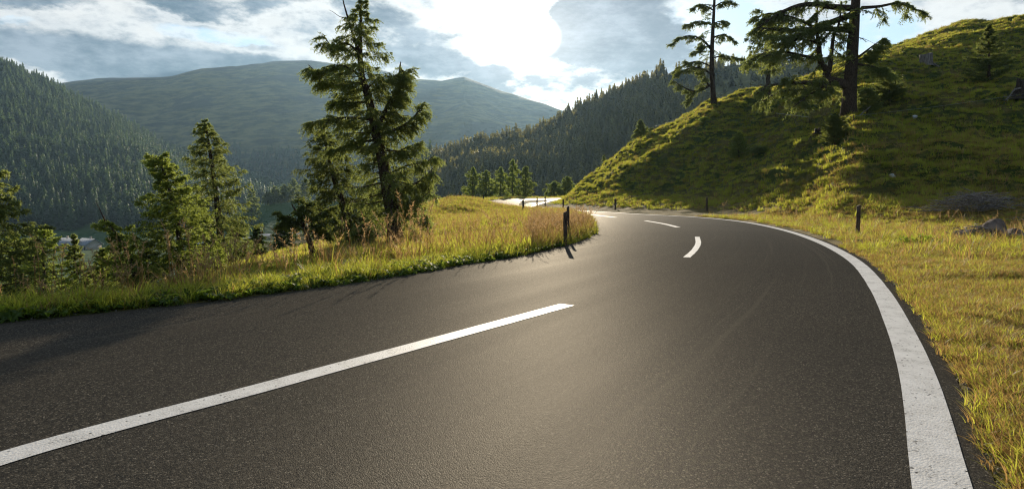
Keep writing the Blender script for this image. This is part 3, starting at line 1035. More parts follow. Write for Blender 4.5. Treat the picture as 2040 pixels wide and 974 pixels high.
RG = np.random.default_rng(11)
G, O, D = MATS['grass_green'], MATS['grass_olive'], MATS['grass_dry']
near_dry = [blade_tuft(RG, 46, 0.085, 0.075, 0.0050, 1.0, [G, O, D], [0.05, 0.15, 0.80]) for _ in range(4)] + \
           [blade_tuft(RG, 46, 0.085, 0.075, 0.0042, 0.9, [G, O, D], [0.35, 0.40, 0.25]) for _ in range(3)]
verge_lush = [blade_tuft(RG, 46, 0.20, 0.11, 0.0065, 0.8, [G, O, D], [0.80, 0.15, 0.05]) for _ in range(4)] + \
             [blade_tuft(RG, 40, 0.22, 0.11, 0.0065, 0.8, [G, O, D], [0.45, 0.30, 0.25]) for _ in range(2)]
hill_tufts = [blade_tuft(RG, 40, 0.27, 0.24, 0.024, 0.5, [G, O, D], [0.42, 0.50, 0.08]) for _ in range(4)] + \
             [blade_tuft(RG, 36, 0.34, 0.22, 0.020, 0.5, [G, O, D], [0.10, 0.35, 0.55]) for _ in range(2)]
leafs = [leaf_plant(RG, 13, 0.105) for _ in range(4)]
stalks = [seed_stalk(RG, 0.62, 1.0) for _ in range(3)] + [seed_stalk(RG, 0.75, 1.5, 2), seed_stalk(RG, 0.45, 1.6, 3)]
dry_clump = [blade_tuft(RG, 26, 0.42, 0.14, 0.007, 0.55, [G, O, D], [0.06, 0.14, 0.80]) for _ in range(3)]


def pick(u0, u1, y0, y1, n, rng):
    """uniform ground points in a wedge of the land between two bearings and two depths"""
    y = np.sqrt(rng.uniform(y0 ** 2, y1 ** 2, n))
    x = (rng.uniform(u0, u1, n) - CU) / FX * y
    dl, sl_, _ = nearest(LSE, x, y)
    dr, sr, _ = nearest(RS, x, y)
    useL = dl < dr
    return x, y, np.where(useL, dl, dr), useL & (sl_ < 0), (~useL) & (sr > 0)


def put(name, x, y, keep, protos, weights, smin, smax, label, cat, tilt=0.15, rng=RG, sink=0.0, aniso=None):
    x, y = x[keep], y[keep]
    n = len(x)
    z = terrain(x, y) - sink
    rot = np.stack([rng.normal(0, tilt, n), rng.normal(0, tilt, n), rng.uniform(0, 6.28, n)], -1)
    scl = rng.uniform(smin, smax, n)
    if aniso is not None:
        scl = np.stack([scl, scl, scl * rng.uniform(aniso[0], aniso[1], n)], -1)
    idx = rng.choice(len(protos), n, p=np.array(weights) / sum(weights))
    return scatter(name, np.stack([x, y, z], -1), rot, scl, idx, protos, label, cat)


def patch(x, y, f, seed, lo, hi):
    return sstep(fbm(x * f, y * f, 3, seed), lo, hi)


# right verge, near: short dry turf
x, y, d, oL, oR = pick(1500, 2330, 1.9, 15, 62000, RG)
pk = patch(x, y, 1.3, 5, -0.35, 0.1)
put('short_dry_grass', x, y, oR & (d > 0.02 + 0.20 * RG.uniform(size=len(x)) ** 1.5) & (RG.uniform(size=len(x)) < (0.30 + 0.70 * pk) * (1 - 0.85 * sstep(y, 7, 15))), near_dry, [1, 1, 1, 1, .5, .5, .5], 0.6, 1.3,
    'short dry yellow turf beside the near white edge line', 'grass', sink=0.008, aniso=(0.7, 1.3))
x, y, d, oL, oR = pick(1250, 2330, 6.0, 36, 34000, RG)
pk = patch(x, y, 0.7, 15, -0.3, 0.15)
put('yellow_verge_grass', x, y, oR & (d > 0.25) & (RG.uniform(size=len(x)) < sstep(y, 6, 14) * (0.45 + 0.55 * pk)), near_dry + dry_clump + verge_lush[:2], [1.6, 1.6, 1.6, 1.6, .8, .8, .8, .10, .10, .10, .35, .35], 0.7, 1.6,
    'yellow and olive grass on the flat verge below the hill', 'grass', aniso=(0.6, 1.1))
x, y, d, oL, oR = pick(1300, 2300, 14, 38, 1500, RG)
put('dry_stalks', x, y, oR & (d > 1.5) & (patch(x, y, 0.3, 9, -0.1, 0.25) > RG.uniform(size=len(x))), stalks + dry_clump, [1, 1, 1, 1, 1, .8, .8, .8], 0.8, 1.4,
    'tall dry seed stalks between the verge and the foot of the hill', 'grass')
# hill
x, y, d, oL, oR = pick(1085, 2330, 27, 100, 120000, RG)
zz = terrain(x, y)
dens = np.clip((zz - 0.2) * 2, 0, 1) * (0.30 + 0.60 * patch(x, y, 1.1, 14, -0.12, 0.14))
put('hill_grass', x, y, oR & (d > 0.8) & (RG.uniform(size=len(x)) < dens), hill_tufts, [1, 1, 1, 1, .4, .4], 0.4, 1.05,
    'tussocky olive green grass covering the steep right hillside', 'grass', tilt=0.2, sink=0.03, aniso=(0.8, 1.5))
# left verge
x, y, d, oL, oR = pick(-420, 1100, 3.5, 15, 36000, RG)
clump = patch(x, y, 0.8, 77, -0.05, 0.25)
w = np.where(d < 0.85, 0.55 + 0.45 * clump, 0.16)
put('roadside_grass', x, y, oL & (d > 0.10) & (d < 7) & (RG.uniform(size=len(x)) < w), verge_lush + leafs, [1, 1, 1, 1, .8, .8, .9, .9, .9, .9], 0.45, 1.15,
    'bright green roadside grass and leafy weeds along the left edge', 'grass', aniso=(0.6, 1.15))
x, y, d, oL, oR = pick(-420, 1100, 3.5, 15, 5200, RG)
clump = patch(x, y, 0.8, 77, 0.05, 0.3)
put('roadside_tussocks', x, y, oL & (d > 0.3) & (d < 0.95) & (RG.uniform(size=len(x)) < clump * 0.9), verge_lush, [1, 1, 1, 1, .4, .4], 1.1, 1.7,
    'taller bright grass tussocks in the left roadside strip', 'grass')
x, y, d, oL, oR = pick(-420, 1190, 3.5, 15.5, 15000, RG)
put('roadside_weeds', x, y, oL & (d > -0.02) & (d < 0.7), leafs, [1, 1, 1, 1], 0.5, 1.3, 'low broad leaved weeds spilling over the left asphalt edge', 'weeds', aniso=(0.6, 1.3), tilt=0.3)
x, y, d, oL, oR = pick(-420, 1150, 4.5, 17, 5600, RG)
put('roadside_stalks', x, y, oL & (d > 0.6) & (d < 4) & (patch(x, y, 0.9, 19, -0.15, 0.3) * 0.7 + 0.10 > 2.2 * RG.uniform(size=len(x))), stalks + dry_clump, [1.2, 1.2, 1.2, .7, .5, .4, .4, .4], 0.7, 1.5,
    'tall brown seed stalks standing behind the left roadside grass', 'grass', aniso=(0.8, 1.35))
x, y, d, oL, oR = pick(-150, 1130, 4.5, 16, 1500, RG)
put('tall_seed_stalks', x, y, oL & (d > 0.5) & (d < 1.5), stalks[:3], [1, 1, 1], 0.75, 1.4, 'single tall dry stalks standing above the left roadside grass', 'grass', aniso=(0.7, 1.2))
# inside of the bend and the slope below the trees
x, y, d, oL, oR = pick(640, 1195, 12, 70, 26000, RG)
put('bend_grass', x, y, oL & (d > 0.1) & (d < 16) & (x > -13), dry_clump + hill_tufts + stalks[:2], [1, 1, 1, .7, .7, .7, .7, .6, .6, .25, .25], 0.6, 1.25,
    'golden dry grass on the bank inside the bend', 'grass', tilt=0.2)
x, y, d, oL, oR = pick(1050, 1192, 13, 27, 3600, RG)
put('bend_tip_grass', x, y, oL & (d > 0.15) & (d < 4.5), dry_clump + stalks + verge_lush[:2], [1, 1, 1, .5, .5, .5, .4, .4, .6, .6], 0.8, 1.25,
    'tall golden grass behind the nearest roadside post', 'grass')
x, y, d, oL, oR = pick(1030, 1192, 12, 24, 2600, RG)
put('bend_edge_grass', x, y, oL & (d > 0.02) & (d < 0.7), verge_lush + leafs[:1], [1, 1, 1, 1, 1, 1, .6], 0.6, 1.1, 'green grass fringe along the inner asphalt edge of the bend', 'grass')
x, y, d, oL, oR = pick(-200, 980, 11, 45, 26000, RG)
put('slope_grass', x, y, oL & (d > 3.0) & (d < 32), hill_tufts + dry_clump[:1], [1, 1, 1, 1, .3, .3, .2], 0.45, 1.0, 'sunlit green grass on the slope under the left trees', 'grass', tilt=0.25, sink=0.03)
x, y, d, oL, oR = pick(850, 1200, 86, 175, 9000, RG)
put('far_bend_grass', x, y, oL & (d > 0.4), hill_tufts, [1, 1, 1, 1, .8, .8], 0.7, 1.3, 'pale grass beyond the far bend of the road', 'grass')


def pebble(rng, n=1):
    v = np.array([(-1, -1, -1), (1, -1, -1), (1, 1, -1), (-1, 1, -1), (-1, -1, 1), (1, -1, 1), (1, 1, 1), (-1, 1, 1)], dtype=float)
    v *= rng.uniform(0.5, 1.0, (8, 3)) * np.array([1, 0.8, 0.6])
    return mesh_np('pebble', v, None, [(0, 3, 2, 1), (4, 5, 6, 7), (0, 1, 5, 4), (1, 2, 6, 5), (2, 3, 7, 6), (3, 0, 4, 7)], [MATS['gravel']])


pebs = [pebble(RG) for _ in range(4)]
x, y, d, oL, oR = pick(1500, 2330, 1.9, 11, 60000, RG)
put('gravel', x, y, oR & (d < 0.55) & (RG.uniform(size=len(x)) < 0.55 * np.exp(-((d - 0.10) / 0.15) ** 2)), pebs, [1, 1, 1, 1], 0.004, 0.017, 'loose dark gravel along the crumbling right asphalt edge', 'gravel', tilt=1.0)
x, y, d, oL, oR = pick(-420, 1190, 3.5, 14, 16000, RG)
put('edge_litter', x, y, oL & (d < 0.25), pebs, [1, 1, 1, 1], 0.004, 0.018, 'small stones along the left asphalt edge', 'gravel', tilt=1.0)

# ------------------------------------------------------------------ conifers
def foliage_on(rng, pts, L, bl, nlet, m, k, nl, nw, droop, start=0.18, taper=0.55):
    """branchlets along a limb (points pts), each carrying m clusters of k needle sprays. returns tris (n,3,3), twig segments"""
    s = np.linspace(0, 1, len(pts))
    f = start + (1 - start) * rng.uniform(0, 1, nlet) ** 0.85
    p0 = np.stack([np.interp(f, s, pts[:, j]) for j in range(3)], -1)
    d = pts[-1] - pts[0]
    d = d / (np.linalg.norm(d) + 1e-9)
    side = np.cross(d, [0, 0, 1.0])
    side /= np.linalg.norm(side) + 1e-6
    sg = rng.choice([-1, 1], nlet)[:, None]
    dr = d * rng.uniform(0.2, 0.9, nlet)[:, None] + side * sg * rng.uniform(0.3, 1.0, nlet)[:, None]
    dr[:, 2] += -droop * rng.uniform(0.2, 1.3, nlet) + rng.normal(0, 0.15, nlet)
    dr /= np.linalg.norm(dr, axis=1, keepdims=True)
    ln = bl * (1 - taper * f) * rng.uniform(0.45, 1.5, nlet)
    m, nl, nw = int(m * 1.5), nl * 0.62, nw * 0.75
    q = np.linspace(0.1, 1.0, m)
    sag = -droop * 0.35
    C = p0[:, None] + dr[:, None] * (ln[:, None] * q[None])[:, :, None]
    C[:, :, 2] += sag * ln[:, None] * q[None] ** 2
    C += rng.normal(0, 0.12 * nl, C.shape)
    c = np.repeat(C.reshape(-1, 3), k, 0)
    base = np.repeat(np.repeat(dr, m, 0), k, 0)
    v = base * 0.6 + rng.normal(0, 0.65, c.shape)
    v[:, 2] -= droop * 0.25
    v /= np.linalg.norm(v, axis=1, keepdims=True)
    w = np.cross(v, rng.normal(0, 1, c.shape))
    w /= np.linalg.norm(w, axis=1, keepdims=True) + 1e-9
    n_ = len(c)
    LL = nl * rng.uniform(0.6, 1.3, n_)[:, None]
    WW = nw * rng.uniform(0.6, 1.3, n_)[:, None] * 0.5
    T = np.stack([c - w * WW, c + w * WW, c + v * LL], 1)
    e = p0 + dr * ln[:, None]
    e[:, 2] += sag * ln
    return T, np.stack([p0, e], 1)


class Tree:
    def __init__(s, rng):
        s.rng, s.wood, s.tr, s.tw = rng, MB(), [], []

    def limb(s, pts, r0, bl, nlet, droop, m=6, k=3, nl=0.12, nw=0.03, start=0.18, r1=None, sides=5, taper=0.55, snlet=0):
        pts = np.asarray(pts, dtype=float)
        s.wood.tube(pts, np.linspace(r0, r1 if r1 else r0 * 0.2, len(pts)), sides, cap=False)
        if nlet > 0:
            T, W_ = foliage_on(s.rng, pts, 0, bl, nlet, m, k, nl, nw, droop, start, taper)
            s.tr.append(T)
            s.tw.append(W_)

    def curve(s, p, az, L, pitch, sag, n=6, tip=0.0):
        f = np.linspace(0, 1, n)
        h = L * f * math.cos(pitch)
        wob = s.rng.normal(0, 0.03) * L * np.sin(f * 3.0)
        x = p[0] + math.cos(az) * h - math.sin(az) * wob
        y = p[1] + math.sin(az) * h + math.cos(az) * wob
        z = p[2] + L * (f * math.sin(pitch) - sag * f ** 2 + tip * f ** 4)
        return np.stack([x, y, z], -1)

    def finish(s, root, needles, bark='larch_bark', twig=0.006):
        if s.tw:
            W_ = np.concatenate(s.tw)
            a, c = W_[:, 0], W_[:, 1]
            up = np.cross(c - a, s.rng.normal(0, 1, a.shape))
            up /= np.linalg.norm(up, axis=1, keepdims=True) + 1e-9
            V = np.stack([a - up * twig, a + up * twig, c], 1).reshape(-1, 3)
            s.wood.add(V, np.arange(len(V)).reshape(-1, 3))
        s.wood.build('trunk', MATS[bark], root, True)
        if s.tr:
            T = np.concatenate(s.tr).reshape(-1, 3)
            link('crown', mesh_np('crown', T, np.arange(len(T)).reshape(-1, 3), None, [MATS[needles]]), root)


def interp_path(path, f):
    s = np.concatenate([[0], np.cumsum(np.linalg.norm(np.diff(path, axis=0), axis=1))])
    s /= s[-1]
    return np.stack([np.interp(f, s, path[:, j]) for j in range(3)], -1)


def conifer(name, label, u, y, top_row, prof, seed, n_br=70, rt=0.12, lean=0.0, trunk=None, needles='larch_needles', droop=0.55, pitch=0.1, sag=0.25,
            bl=0.35, nlet=18, m=6, k=3, nl=0.11, nw=0.03, z0=0.06, cat='tree', group=None, extra=None, sunk=0.05, tip=0.15, gap=0.2, root=None, bark='larch_bark'):
    """a conifer standing at bearing u and depth y; prof = [(height share, radius in m), ...]"""
    rng = np.random.default_rng(seed)
    p = at(u, y)
    px = y / FX
    base_row = HR + (H0 - p.z) * FX / y
    h = max((base_row - top_row) * px, 0.5)
    root = empty(name, (p.x, p.y, p.z - sunk))
    tag(root, label, cat, group)
    t = Tree(rng)
    if trunk is None:
        f = np.linspace(0, 1, 9)
        path = np.stack([lean * h * f ** 1.3 + rng.normal(0, 0.006 * h, 9) * (f > 0), rng.normal(0, 0.006 * h, 9) * (f > 0), h * f], -1)
    else:
        path = np.array([((q[0] - u) * px, (q[2] if len(q) > 2 else 0), (base_row - q[1]) * px) for q in trunk])
        path[0] = (path[0][0], 0, 0)
        path = interp_path(spline(path, h / 24)[0], np.linspace(0, 1, 14))
        h = path[-1][2]
    nn = len(path)
    fr = np.linspace(0, 1, nn)
    tr = rt * (1 - fr) ** 0.8 + 0.012
    tr[0] *= 1.35
    t.wood.tube(path, tr, 9, rough=0.08, rng=rng)
    ga = rng.uniform(0, 6.28)
    hs = [q[0] for q in prof]
    rs = [q[1] for q in prof]
    for i in range(n_br):
        f = z0 + (1 - z0 - 0.01) * ((i + rng.uniform()) / n_br) ** 0.92
        q = interp_path(path, np.array([f]))[0]
        L = np.interp(f, hs, rs) * rng.uniform(1 - gap * 1.8, 1 + gap * 0.6)
        if L < 0.03:
            continue
        ga += 2.4 + rng.normal(0, 0.35)
        pit = pitch + 0.55 * max(0, f - 0.55) + rng.normal(0, 0.12)
        c = t.curve(q, ga, L, pit, sag * rng.uniform(0.5, 1.4), tip=tip)
        t.limb(c, max(0.007, rt * 0.16 * (L / max(rs)) * (1.1 - f)), min(bl, L * 0.55), max(5, int(1.15 * nlet * (0.35 + 0.65 * L / max(rs)))), droop, m, k, nl, nw, 0.12)
    if extra:
        extra(t, path, px, base_row, u, rng)
    t.finish(root, needles, bark)
    return root


def limb_px(t, pts, y_, px, base_row, u, rng, r0, bl, nlet, droop, depth=0.0, subs=0, sub_len=0.5, **kw):
    """an explicit limb given in the picture's units around the trunk, wandering in depth"""
    n = len(pts)
    P = np.array([((a - u) * px, depth * (i / max(1, n - 1)), (base_row - b) * px) for i, (a, b) in enumerate(pts)])
    P = interp_path(spline(P, 0.15)[0], np.linspace(0, 1, max(6, 3 * n)))
    t.limb(P, r0, bl, int(nlet * 1.15), droop, **kw)
    L = np.linalg.norm(np.diff(P, axis=0), axis=1).sum()
    for i in range(subs):
        f = 0.15 + 0.8 * (i + rng.uniform()) / subs
        q = interp_path(P, np.array([f]))[0]
        dd = P[-1] - P[0]
        a = math.atan2(dd[1], dd[0]) + rng.choice([-1, 1]) * rng.uniform(0.4, 1.4)
        c = t.curve(q, a, sub_len * rng.uniform(0.5, 1.2) * (1.15 - 0.6 * f), rng.normal(0.05, 0.25), rng.uniform(0.1, 0.5))
        t.limb(c, r0 * 0.28, bl, int(1.3 * kw.get('snlet', 12)), droop, **{k_: v for k_, v in kw.items() if k_ not in ('start', 'snlet', 'r1')})


# the tall forked larch in the middle
def main_extra(t, path, px, br, u, rng):
    kw = dict(m=6, k=3, nl=0.11, nw=0.030)
    L = lambda pts, r, n, dp, subs, sl, d=0.5: limb_px(t, pts, 20, px, br, u, rng, r, 0.40, int(n * 1.3), d, dp, int(subs * 1.5), sl, **kw)
    t.limb(np.array([((a - u) * px, 0.05, (br - b) * px) for a, b in ((716, 112), (703, 68), (692, 32), (684, 4), (679, -22))]), 0.055, 0, 0, 0)
    t.limb(np.array([((a - u) * px, 0.05, (br - b) * px) for a, b in ((691, 33), (676, 30), (662, 20), (654, 16))]), 0.014, 0, 0, 0)
    L([(748, 258), (772, 205), (788, 172), (796, 118)], 0.085, 34, 0.2, 26, 0.75)
    L([(752, 268), (806, 248), (830, 228), (849, 203)], 0.07, 30, -0.3, 12, 0.7)
    L([(772, 378), (816, 368), (846, 352), (869, 329)], 0.04, 16, -0.3, 7, 0.6, 0.8)
    L([(776, 415), (815, 398), (845, 392), (868, 372)], 0.035, 14, -0.9, 6, 0.6, 0.9)
    L([(770, 345), (812, 325), (846, 318), (862, 302)], 0.035, 15, 0.6, 6, 0.6, 0.8)
    L([(780, 445), (812, 430), (846, 428)], 0.03, 14, 0.5, 6, 0.6, 0.9)
    L([(766, 310), (806, 292), (842, 276)], 0.035, 14, 0.2, 6, 0.55, 0.8)
    L([(776, 400), (800, 384), (828, 360), (842, 338)], 0.03, 13, 0.9, 6, 0.6, 0.8)
    L([(720, 150), (680, 128), (640, 145), (617, 128)], 0.05, 34, -0.2, 10, 0.6, 0.6)
    L([(716, 105), (690, 82), (660, 88), (640, 62)], 0.045, 26, 0.2, 8, 0.5, 0.3)
    L([(725, 165), (670, 158), (630, 160)], 0.045, 32, 0.4, 10, 0.6, 0.7)
    L([(738, 235), (690, 232), (650, 238), (617, 244)], 0.05, 36, -0.3, 10, 0.6, 0.7)
    L([(730, 200), (690, 200), (655, 195)], 0.04, 24, 0.3, 8, 0.5, 0.6)
    L([(755, 275), (700, 282), (650, 300)], 0.05, 36, 0.3, 10, 0.7, 0.8)
    L([(728, 175), (770, 150), (800, 160), (822, 140)], 0.04, 26, -0.4, 8, 0.5, 0.5)


conifer('larch_tree', 'tallest green larch on the left with forked crown and bare dead leader', 790, 20, 0,
        [(0, 0.5), (0.1, 1.2), (0.25, 1.45), (0.45, 1.25), (0.6, 1.45), (0.72, 1.45), (0.8, 0.85), (0.9, 0.62), (1, 0.12)], 5, n_br=125, rt=0.24,
        trunk=[(790, 505), (786, 460), (780, 415), (772, 372), (763, 320), (748, 258), (737, 200), (721, 150), (717, 110), (719, 50), (719, -6)],
        nlet=30, bl=0.42, droop=0.75, pitch=-0.02, sag=0.25, z0=0.12, extra=main_extra, tip=0.2, gap=0.35)
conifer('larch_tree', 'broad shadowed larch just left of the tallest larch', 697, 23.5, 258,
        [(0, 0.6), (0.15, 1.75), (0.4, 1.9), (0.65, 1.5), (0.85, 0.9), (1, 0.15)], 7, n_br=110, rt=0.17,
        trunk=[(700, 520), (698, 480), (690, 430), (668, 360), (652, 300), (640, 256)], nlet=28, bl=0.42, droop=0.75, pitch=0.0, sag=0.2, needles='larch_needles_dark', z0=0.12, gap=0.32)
conifer('larch_tree', 'slender larch with pointed top beside the bushy broken larch', 440, 22.5, 236,
        [(0, 0.5), (0.12, 1.1), (0.35, 1.45), (0.55, 1.15), (0.75, 0.8), (0.88, 0.55), (1, 0.08)], 9, n_br=115, rt=0.13,
        trunk=[(441, 560), (440, 480), (432, 400), (420, 310), (412, 262), (407, 235)], nlet=22, bl=0.34, droop=0.6, pitch=0.02, sag=0.22, tip=0.25, z0=0.14)
conifer('larch_tree', 'bushy bright larch with crooked broken top behind the roadside grass', 358, 18, 306,
        [(0, 1.1), (0.15, 1.4), (0.4, 1.35), (0.6, 1.0), (0.75, 0.6), (0.85, 0.38), (0.93, 0.42), (1, 0.25)], 12, n_br=120, rt=0.11,
        trunk=[(362, 570), (360, 500), (354, 440), (344, 400), (332, 352), (318, 322), (309, 308)], nlet=26, bl=0.36, droop=0.35, pitch=0.12, sag=0.15, needles='larch_needles_bright', z0=0.05)


def dead_top(t, path, px, br, u, rng):
    e = path[-1]
    t.limb(np.array([e - (0.02, 0, 0.05), e + (-0.16, 0, 0.25), e + (-0.30, 0.02, 0.52)]), 0.025, 0, 0, 0)
    for q in range(5):
        p = e + np.array([-0.06 * q, 0, 0.1 * q])
        t.limb(t.curve(p, rng.uniform(0, 6.28), 0.2, 0.4, 0.2, 4), 0.008, 0, 0, 0)


conifer('larch_tree', 'small leaning larch with bare dead tip between young larch and bushy larch', 262, 18, 436,
        [(0, 0.4), (0.2, 0.8), (0.5, 0.8), (0.75, 0.6), (0.9, 0.45), (1, 0.2)], 15, n_br=48, rt=0.075,
        trunk=[(272, 570), (266, 530), (248, 490), (226, 455), (212, 436)], nlet=22, bl=0.3, droop=0.5, pitch=0.1, extra=dead_top, needles='larch_needles_bright', gap=0.4)
conifer('larch_tree', 'dark larch cut off by the left border with boughs reaching right', -46, 13, 318,
        [(0, 0.8), (0.2, 1.35), (0.45, 1.4), (0.65, 1.15), (0.85, 0.6), (1, 0.1)], 18, n_br=80, rt=0.13, nlet=26, bl=0.34, droop=0.45, pitch=0.05, sag=0.12, needles='larch_needles')
conifer('young_larch', 'rounded young larch beside the dark larch at the left border', 88, 16.5, 448, [(0, 0.9), (0.25, 1.1), (0.6, 0.75), (1, 0.06)], 20, n_br=60, rt=0.05, nlet=18, bl=0.26, droop=0.2, pitch=0.3, sag=0.1, needles='larch_needles_bright', nl=0.09)
conifer('young_larch', 'narrow young conifer standing in front of the valley roofs', 148, 18, 464, [(0, 0.6), (0.2, 0.58), (0.6, 0.36), (1, 0.04)], 22, n_br=52, rt=0.045, nlet=16, bl=0.22, droop=0.2, pitch=0.3, sag=0.1, nl=0.09)
conifer('young_larch', 'low young larch tucked against the foot of the dark border larch', 30, 18, 462, [(0, 1.1), (0.3, 1.15), (0.7, 0.7), (1, 0.05)], 24, n_br=50, rt=0.05, nlet=18, bl=0.26, droop=0.2, pitch=0.25, sag=0.1, needles='larch_needles_bright', nl=0.09)
conifer('young_larch', 'short bright young larch just right of the valley roofs', 204, 19.5, 492, [(0, 0.7), (0.3, 0.7), (0.7, 0.4), (1, 0.05)], 101, n_br=56, rt=0.045, nlet=18, bl=0.26, droop=0.2, pitch=0.3, sag=0.1, nl=0.09, needles='larch_needles_bright')
conifer('young_larch', 'low green larch at the foot of the small leaning larch', 292, 19, 480, [(0, 0.8), (0.3, 0.8), (0.7, 0.45), (1, 0.05)], 102, n_br=60, rt=0.045, nlet=18, bl=0.28, droop=0.2, pitch=0.25, sag=0.1, nl=0.09)
conifer('young_larch', 'bright young larch between the bushy larch and the slender larch trunk', 408, 20.5, 452, [(0, 0.8), (0.3, 0.8), (0.7, 0.5), (1, 0.05)], 103, n_br=60, rt=0.045, nlet=18, bl=0.28, droop=0.2, pitch=0.25, sag=0.1, nl=0.09, needles='larch_needles_bright')
conifer('young_larch', 'green larch filling the gap behind the two youngest larches by the left border', 62, 22, 446, [(0, 1.0), (0.3, 1.0), (0.7, 0.6), (1, 0.05)], 104, n_br=60, rt=0.05, nlet=18, bl=0.3, droop=0.25, pitch=0.2, sag=0.1, nl=0.1)
conifer('young_larch', 'green larch behind the short bright larch and the leaning dead tipped larch', 236, 22, 462, [(0, 0.9), (0.3, 0.9), (0.7, 0.5), (1, 0.05)], 105, n_br=60, rt=0.05, nlet=18, bl=0.3, droop=0.25, pitch=0.2, sag=0.1, nl=0.1)
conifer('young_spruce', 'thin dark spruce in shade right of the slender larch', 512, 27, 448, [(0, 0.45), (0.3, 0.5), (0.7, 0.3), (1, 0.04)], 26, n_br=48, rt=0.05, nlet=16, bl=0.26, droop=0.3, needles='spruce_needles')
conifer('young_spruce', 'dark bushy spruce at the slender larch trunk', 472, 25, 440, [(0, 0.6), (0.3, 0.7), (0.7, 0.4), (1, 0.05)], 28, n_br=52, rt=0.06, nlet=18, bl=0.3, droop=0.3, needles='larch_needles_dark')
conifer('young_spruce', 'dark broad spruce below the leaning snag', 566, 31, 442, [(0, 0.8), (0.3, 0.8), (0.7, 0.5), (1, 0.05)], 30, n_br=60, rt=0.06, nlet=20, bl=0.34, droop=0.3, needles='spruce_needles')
conifer('young_spruce', 'tiny spruce on the sunlit slope below the valley road', 540, 40, 502, [(0, 0.45), (0.4, 0.35), (1, 0.04)], 31, n_br=36, rt=0.04, nlet=14, bl=0.24, droop=0.2, needles='spruce_needles')


def snag(t, path, px, br, u, rng):
    kw = dict(m=6, k=3, nl=0.11, nw=0.03)
    for pts, dp in (([(606, 452), (585, 440), (556, 446)], 0.2), ([(604, 448), (580, 428), (562, 430)], -0.2), ([(603, 445), (630, 425), (655, 412)], 0.2),
                    ([(600, 440), (612, 405), (602, 392)], -0.1), ([(605, 450), (640, 440), (672, 430)], -0.3), ([(607, 455), (630, 462), (650, 470)], 0.3)):
        limb_px(t, pts, 19, px, br, u, rng, 0.03, 0.3, 30, 0.4, dp, 7, 0.45, **kw)


conifer('leaning_larch', 'leaning larch with snapped bare stem and one bushy clump of green', 626, 19, 402, [(0, 0.0), (1, 0.0)], 33, n_br=1, rt=0.10,
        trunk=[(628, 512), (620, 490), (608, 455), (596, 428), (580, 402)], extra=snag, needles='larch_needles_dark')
conifer('young_larch', 'thin young larch in front of the tallest larch trunk', 722, 16.5, 442, [(0, 0.1), (0.3, 0.55), (0.6, 0.55), (1, 0.15)], 35, n_br=28, rt=0.035, nlet=14, bl=0.28, droop=0.35, z0=0.25, gap=0.4)
conifer('young_larch', 'small green larch filling the gap between broad larch and tallest larch', 742, 26, 372, [(0, 0.6), (0.4, 0.75), (0.8, 0.4), (1, 0.06)], 36, n_br=50, rt=0.05, nlet=20, bl=0.34, droop=0.5, needles='larch_needles_bright')

